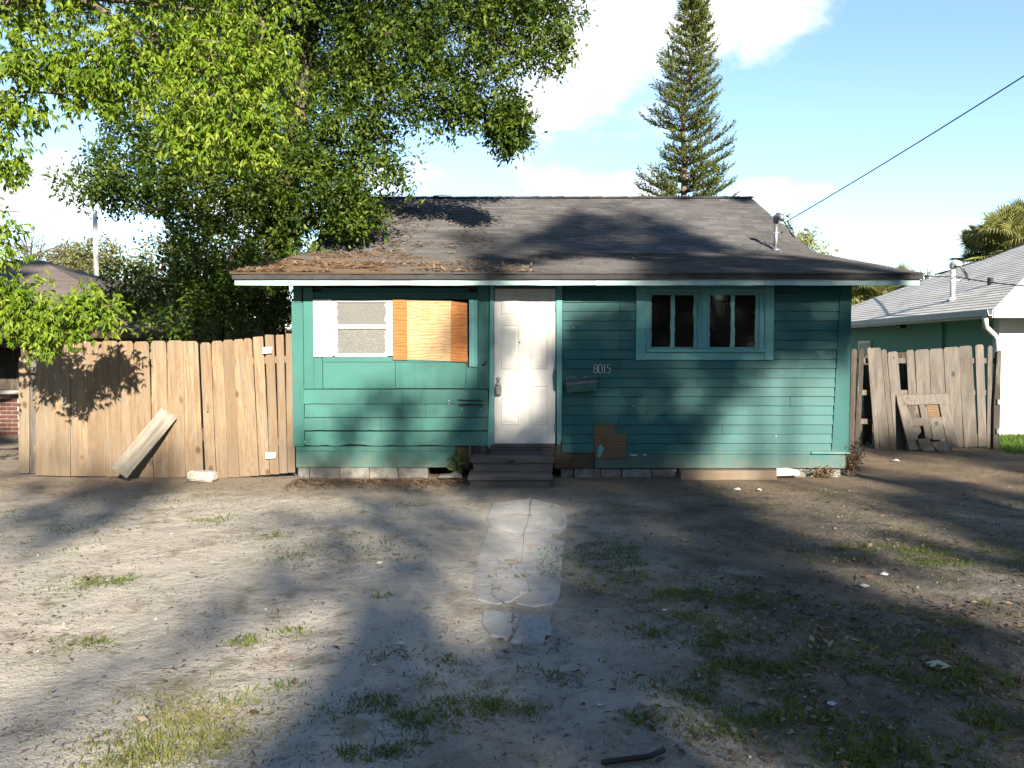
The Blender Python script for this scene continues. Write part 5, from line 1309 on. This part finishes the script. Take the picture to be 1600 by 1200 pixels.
def sky_blockers():
    # unseen foliage added to block sky light, left open where the sun must pass
    pts = []
    for o in SC.objects:
        if o.type == 'MESH' and o.name.split('.')[0] == 'crown' and o.parent and o.parent.name.split('.')[0] in ('oak_tree', 'maple_tree', 'norfolk_pine', 'evergreen_shrub', 'background_tree', 'understorey_tree'):
            a = np.empty(len(o.data.vertices) * 3, np.float32); o.data.vertices.foreach_get('co', a); pts.append(a.reshape(-1, 3)[::7])
    g = [G(x, y) for x in range(-60, 1680, 20) for y in range(700, 1260, 10)] + [P(x, y, D) for x in range(0, 1330, 15) for y in range(300, 760, 10)]
    g += [surf('R', x, y) for x in range(365, 1445, 15) for y in range(315, 440, 5)] + [P(x, y, d) for x in range(1330, 1640, 15) for y in range(400, 690, 10) for d in (13, 15, 18, 21)] + [P(x, y, 17) for x in range(0, 260, 15) for y in range(390, 560, 8)]
    g += [o.parent.location + o.location + Vector((dx, 0, dz)) for o in SC.objects if o.name.startswith('frond') for dx in (-.6, 0, .6) for dz in (-.6, 0, .6)]
    pts = np.concatenate(pts + [np.array(g)]); PU, PV = pts @ RS, pts @ WS
    cell = .4; base_u, base_v = PU.min() - 40, PV.min() - 40
    grid = np.zeros((400, 400), bool); grid[np.clip(((PU - base_u) / cell).astype(int), 0, 399), np.clip(((PV - base_v) / cell).astype(int), 0, 399)] = True
    for _ in range(2):
        h = grid.copy(); h[1:] |= grid[:-1]; h[:-1] |= grid[1:]; h[:, 1:] |= grid[:, :-1]; h[:, :-1] |= grid[:, 1:]; grid = h
    def free(u, v): return ~grid[np.clip(((u - base_u) / cell).astype(int), 0, 399), np.clip(((v - base_v) / cell).astype(int), 0, 399)]
    u0, u1, v0, v1 = -4.0, 11.0, 3.0, 11.0
    specs = [('dense tree behind the viewer on the left of the sunny gap', u0 - 30, u0, -14, v1 + 22, 4600), ('dense tree behind the viewer on the right of the sunny gap', u1, u1 + 26, -14, v1 + 22, 4000),
             ('tall tree crown behind the viewer above the sunny gap', u0, u1, v1 - 3, v1 + 12, 1900), ('broad hedge across the street behind the viewer', u0, u1, -14, v1 - 3, 2800)]
    for lab, a, b_, c, d, n in specs:
        u = RNG.uniform(a, b_, n); v = RNG.uniform(c, d, n); sd = RNG.uniform(-36, -24, n) if 'above' not in lab else RNG.uniform(-34, -20, n) + (v - v1) * 1.2
        Q = u[:, None] * RS + v[:, None] * WS + sd[:, None] * TS
        Q = Q[(Q[:, 2] > .4) & free(u, v)]; n = len(Q); m = Q.mean(0)
        hedge = 'hedge' in lab
        bs = Vector((m[0] + (-24 if 'above' in lab else 4 if 'right' in lab else 0), m[1] - (2 if not hedge else 6), 0)); t = thing('hedge' if hedge else 'street_tree', lab, 'hedge' if hedge else 'tree', bs)
        hz = m[2] * (.7 if not hedge else .3)
        branches([([bs, bs + Vector((.3, .2, hz * .5)), bs + Vector((0, .5, hz))], .4, .2)], 'trunk', 'bark', t, 10)
        for k in range(0 if hedge else 5): branches([(bez(bs + Vector((0, .4, hz * .8)), (bs + Vector((0, .4, hz)) + Vector(Q[k])) / 2 + Vector((0, 0, 1)), Q[k], 6), .14, .04)], 'limb', 'bark', t, 6)
        V = leaf_verts(Q, rnd(n), rnd(n), RNG.uniform(1.3, 2.1, n), RNG.uniform(.8, 1.3, n))
        c_ = link('crown', np_mesh('crown', V, 4, RNG.normal(.3, .2, n)), 'dark_leaf', t); c_.location = -t.location
sky_blockers()

# ================================================================== yard: grass, litter, scraps
def grass():
    X = []; Y = []; Tn = []; Hh = []
    def tuft(px, py, r, n, h=.07, tint=.45):
        g = G(px, py); n = int(n * 1.3); sp = RNG.uniform(.5, 2.1, n); X.append(g.x + RNG.normal(0, r, n) * sp); Y.append(g.y + RNG.normal(0, r * .8, n) * sp); Tn.append(np.full(n, tint)); Hh.append(h * .75 / np.sqrt(sp))
    for a in ((150, 905, .16, 170), (185, 903, .10, 120), (335, 808, .16, 150), (88, 999, .06, 120), (150, 997, .05, 70), (428, 1075, .085, 260, .09), (500, 1120, .07, 110), (455, 1120, .05, 60), (120, 820, .3, 240, .05), (210, 785, .4, 300, .05), (60, 800, .4, 300, .05), (300, 770, .35, 200, .05), (445, 870, .14, 130), (430, 835, .12, 90), (545, 865, .12, 80), (600, 930, .06, 50), (385, 995, .06, 80), (460, 980, .05, 60),
              (645, 1120, .12, 330, .08), (665, 1100, .07, 160, .08), (760, 1100, .08, 170, .08), (620, 1030, .10, 120), (690, 1060, .07, 120), (590, 1090, .06, 90), (615, 1170, .05, 110), (830, 1105, .03, 60, .06), (856, 1112, .04, 90, .07), (550, 1170, .06, 90), (860, 1050, .08, 150), (700, 1030, .06, 60), (560, 800, .3, 130, .04), (650, 790, .25, 120, .04), (740, 790, .15, 90, .05), (490, 790, .25, 110, .04),
              (1090, 930, .10, 240), (1160, 935, .14, 380, .08), (1040, 930, .1, 200), (1120, 1000, .12, 260), (1170, 905, .10, 160), (1150, 1050, .14, 330, .08), (1210, 1040, .10, 240), (1070, 965, .08, 160), (1240, 1110, .10, 330, .09), (1180, 1120, .08, 200, .09), (1420, 1160, .09, 260, .09), (1530, 1120, .08, 220, .09), (1400, 1060, .14, 300, .08), (1560, 1060, .16, 300, .08), (1510, 1050, .10, 200), (1340, 1180, .08, 260, .09), (1090, 1090, .09, 200, .08), (1130, 1150, .08, 190, .09), (1330, 830, .12, 120, .05), (1455, 862, .1, 130), (1540, 890, .12, 130), (1570, 850, .25, 260), (1590, 780, .3, 260), (1320, 775, .2, 120, .04), (1480, 1010, .08, 140), (1020, 990, .07, 150), (1000, 1120, .06, 130), (950, 1060, .08, 150), (890, 1010, .06, 90)):
        tuft(*a)
    for a in ((300, 1110, .17, 900, .045, .95), (250, 1160, .15, 700, .05, .85), (330, 1150, .12, 500, .045, .9), (230, 1190, .14, 400, .05, .8)): tuft(*a)
    # thin scattered growth where the noise allows
    n = 90000; x = RNG.uniform(-9, 10, n); y = 2.4 + 11 * RNG.random(n) ** 1.4
    dn = fbm(x * 1.1, y * 1.1, 41) + .13 * np.clip((x - .3) / 1.5, -.8, 1) * np.clip((9.5 - y) / 4, .2, 1) - .05 * (y > 7)
    k = (dn > .585) & (RNG.random(n) < .8) & ~((np.abs(x + .1) < .62) & (y > 4.6)) & ~((y > 9.3) & (x > -2.9) & (x < 4.5))
    X.append(x[k]); Y.append(y[k]); Tn.append(RNG.uniform(.25, .65, k.sum())); Hh.append(RNG.uniform(.03, .06, k.sum()))
    n = 120000; x = RNG.uniform(.2, 6, n); y = 2.3 + 4.6 * RNG.random(n) ** 1.2
    dn = fbm(x * 1.3, y * 1.3, 141) + .10 * np.clip((x - .9) / 1.2, -1, 1) + .06 * np.clip((5.4 - y) / 2, -1.5, 1)
    k = (dn > .565) & (RNG.random(n) < .7); X.append(x[k]); Y.append(y[k]); Tn.append(RNG.uniform(.2, .6, k.sum())); Hh.append(RNG.uniform(.018, .05, k.sum()))
    x, y, tn, h = map(np.concatenate, (X, Y, Tn, Hh)); ok = y < 10.0
    ok |= (x > 4.7); ok &= (fbm(x * 4.5, y * 4.5, 88) + RNG.normal(0, .05, len(x)) > .43) | (tn > .78)
    x, y, tn, h = x[ok], y[ok], tn[ok], h[ok]; n = len(x)
    x = np.repeat(x, 2) + RNG.normal(0, .014, 2 * n); y = np.repeat(y, 2) + RNG.normal(0, .014, 2 * n); tn = np.repeat(tn, 2); h = np.repeat(h, 2); n *= 2
    b = np.stack([x, y, gheight(x, y) - .004], 1)
    d = rnd(n) * .75 + np.array([0, 0, .6]); d[:, 2] = np.abs(d[:, 2])
    V = leaf_verts(b, d, rnd(n), h * RNG.uniform(.25, 1.0, n), RNG.uniform(.004, .008, n) * 1.1, .1)
    o = link('grass', np_mesh('grass', V, 4, tn + RNG.normal(0, .18, n)), 'grass_blade'); tag(o, 'sparse tufts of grass scattered over the sandy yard', 'grass', kind='stuff')
    n = 26000; x = RNG.uniform(8.35, 14, n); y = RNG.uniform(12.6, 15.0, n)
    b = np.stack([x, y, gheight(x, y)], 1); V = leaf_verts(b, rnd(n) * .45 + np.array([0, 0, .9]), rnd(n), RNG.uniform(.05, .11, n), RNG.uniform(.008, .014, n))
    o = link('lawn_grass', np_mesh('lawn_grass', V, 4, RNG.normal(.5, .22, n)), 'lawn_blade'); tag(o, 'bright green lawn in front of the white neighbouring wall', 'grass', kind='stuff')
grass()
def litter():
    n = 52000; x = RNG.uniform(-6, 9, n); y = 2.3 + 7.4 * RNG.random(n) ** 1.25
    w = np.clip((x - .2 + (fbm(x * .8, y * .8, 19) - .5) * 3) / 1.8, .03, 1) * np.clip((7.4 - y) / 3.2, .07, 1) * np.clip((fbm(x * 1.5, y * 1.5, 23) - .24) * 3.2, 0, 1)
    k = (RNG.random(n) < w * .62) & ~((np.abs(x + .1) < .6) & (y > 4.7)); x, y = x[k], y[k]; n = len(x)
    b = np.stack([x, y, gheight(x, y) + RNG.uniform(.004, .02, n)], 1); d = rnd(n); d[:, 2] *= .3
    V = leaf_verts(b, d, rnd(n) * .45 + np.array([0, 0, 1.0]), RNG.uniform(.022, .068, n), RNG.uniform(.014, .032, n), .3)
    o = link('leaf_litter', np_mesh('leaf_litter', V, 4, RNG.normal(.42, .24, n)), 'litter_leaf'); tag(o, 'dry brown leaves littering the shaded right side of the yard', 'leaf litter', kind='stuff')
    # short dark twigs, straw and crumbs over the whole yard
    n = 50000; x = RNG.uniform(-9, 9, n); y = 2.3 + 10.7 * RNG.random(n) ** 1.2; k = (fbm(x * 1.3, y * 1.3, 51) + .5 * (fbm(x * 5, y * 5, 53) - .47) > .46) & ~((y > 9.9) & (x > -3) & (x < 4.6)) & ~((np.abs(x + .1) < .5) & (y > 4.8) & (RNG.random(n) < .9)); x, y = x[k], y[k]; n = len(x)
    b = np.stack([x, y, gheight(x, y) + RNG.uniform(.002, .01, n)], 1); d = rnd(n); d[:, 2] *= .12
    V = leaf_verts(b, d, rnd(n) * .3 + np.array([0, 0, 1.0]), RNG.uniform(.008, .055, n), RNG.uniform(.004, .010, n), .2)
    o = link('twig_litter', np_mesh('twig_litter', V, 4, RNG.normal(.3, .25, n)), 'litter_leaf'); tag(o, 'small brown twigs and straw strewn across the bare sand', 'leaf litter', kind='stuff')
    n = 9000; x = RNG.uniform(-8, 5, n); y = RNG.uniform(2.3, 9.5, n); k = fbm(x * .9, y * .9, 61) > .42; x, y = x[k], y[k]; n = len(x)
    b = np.stack([x, y, gheight(x, y) + .003], 1); d = rnd(n); d[:, 2] *= .2; r = .004 + .009 * RNG.random(n) ** 4
    V = leaf_verts(b, d, rnd(n) * .4 + np.array([0, 0, 1.0]), r * 2, r * 1.6, .5)
    o = link('gravel', np_mesh('gravel', V, 4, RNG.random(n)), 'pebble'); tag(o, 'fine pale gravel and shell bits in the sand', 'gravel', kind='stuff')
    # drift of needles by the porch wall
    n = 2600; x = RNG.uniform(-2.8, -.55, n); y = 9.95 - np.abs(RNG.normal(0, .35, n)); b = np.stack([x, y, gheight(x, y) + RNG.uniform(.004, .02, n)], 1); d = rnd(n); d[:, 2] *= .2
    V = leaf_verts(b, d, rnd(n) * .3 + np.array([0, 0, 1.0]), RNG.uniform(.03, .1, n), RNG.uniform(.006, .016, n), .2)
    o = link('needle_drift', np_mesh('needle_drift', V, 4, RNG.random(n)), 'needle_litter'); tag(o, 'tan needles drifted along the foot of the porch wall', 'leaf litter', kind='stuff')
litter()
def scraps():
    spots = [(1400, 719, .09, 'white crumpled scrap near the weathered fence', 'paper'), (1466, 1041, .085, 'pale green paper scrap on the shaded leaf litter', 'green_paper'), (1300, 1097, .03, 'tiny white scrap among grass at lower right', 'paper'), (1380, 900, .05, 'white scrap in the sunlit streak at right', 'paper'),
             (1038, 953, .025, 'small white scrap right of the walk', 'paper'), (938, 1104, .018, 'tiny white crumb at the bottom centre', 'paper'), (1153, 765, .06, 'white paint flake in front of the right wall', 'paper'), (1186, 766, .05, 'second white paint flake from the right wall corner', 'paper'), (625, 1006, .03, 'white crumb at the edge of the central shadow', 'paper'), (586, 1037, .02, 'tiny white crumb in the central shadow', 'paper'), (1350, 917, .05, 'pale scrap left of the sunlit streak scrap', 'stone_white'), (592, 880, .05, 'pale pebble on the sand left of the walk', 'stone_white'), (398, 1115, .035, 'flat brownish stone on the sand at lower left', 'rotten')]
    for px, py, s, lab, mt in spots:
        g = G(px, py); m = MB(); n = 7; pts = []
        for i in range(n):
            a = 6.283 * i / n; pts.append((math.cos(a) * s * random.uniform(.5, 1), math.sin(a) * s * random.uniform(.4, .8), random.uniform(.0, .25) * s))
        k = len(pts); top = (0, 0, s * .45)
        m.add(pts + [top, (0, 0, -.004)], [(i, (i + 1) % k, k) for i in range(k)] + [((i + 1) % k, i, k + 1) for i in range(k)])
        o = m.build('stone' if mt in ('stone_white', 'rotten') else 'litter_scrap', mt, None, False, (g.x, g.y, float(gheight(g.x, g.y)) + .006)); tag(o, lab, 'stone' if mt in ('stone_white', 'rotten') else 'litter')
    # timber laid on the soil along the right wall
    a, b = P(1062, 748, D - .12), P(1211, 748, D - .12)
    tag(MB().box(a.x, b.x, D - .19, D - .05, -.03, .105, .008).build('timber', 'timber', None, centre=True), 'pale timber lying along the foot of the right wall', 'timber')
    a, b = P(1213, 741, D - .1), P(1250, 741, D - .1)
    tag(MB().prism([(a.x, D - .06, .02), (b.x, D - .06, .03), (b.x - .02, D - .06, .10), (a.x + .15, D - .06, .125), (a.x, D - .06, .12)], (0, -.05, 0)).build('rag', 'paper', None, centre=True), 'white rag at the end of the pale timber', 'rag')
    a = P(700, 744, D - .12); tag(MB().prism([(a.x - .13, D - .06, .01), (a.x + .19, D - .06, .01), (a.x + .16, D - .06, .07), (a.x + .1, D - .06, .085), (a.x + .02, D - .06, .05), (a.x - .1, D - .06, .04)], (0, -.14, 0)).build('broken_block', 'block', None, centre=True), 'broken concrete chunk left of the front steps', 'block')
    p0 = [G(940, 1196), G(985, 1190), G(1015, 1186), G(1038, 1180)]
    tag(MB().tube([(q.x, q.y, .012 + .012 * (i == 3)) for i, q in enumerate(p0)], .012, 8).build('cable', 'cable', None, True), 'black cable end lying at the bottom edge of the yard', 'cable')
    # sprout by the left of the steps
    def weed(px, py, d, n, h, sp, mt, label, ll, lw, name='weed'):
        b = P(px, py, d); b.z = 0; t = thing(name, label, 'weed', b); st = []; Q = []; O = []
        for i in range(n):
            e = b + Vector((random.gauss(0, sp), random.gauss(0, sp * .6), h * random.uniform(.4, 1))); s = b + Vector((random.gauss(0, sp * .25), 0, 0)); pts = bez(s, s.lerp(e, .5) + Vector((0, 0, .1 * h)), e, 5); st.append((pts, .006, .002))
            for k in range(5): Q.append(tuple(pts[min(5, k + 1)])); O.append(((e - s).normalized())[:])
        branches(st, 'stems', 'twig_bark', t, 4); V, T = spray(np.array(Q), np.array(O), 4, .06, .02, ll, lw, 0, .5)
        c = link('leaves', np_mesh('leaves', V, 4, T), mt, t); c.location = -t.location
    weed(711, 742, D - .08, 6, .34, .05, 'lawn_blade', 'green sprout growing between the porch wall and the steps', .06, .03)
    weed(1328, 742, D + .1, 34, .50, .12, 'dry_weed', 'dry reddish weeds at the right corner of the teal house', .05, .014)
    weed(1290, 744, D - .05, 16, .14, .16, 'dry_weed', 'low brown weeds under the right wall corner', .04, .014)
scraps()
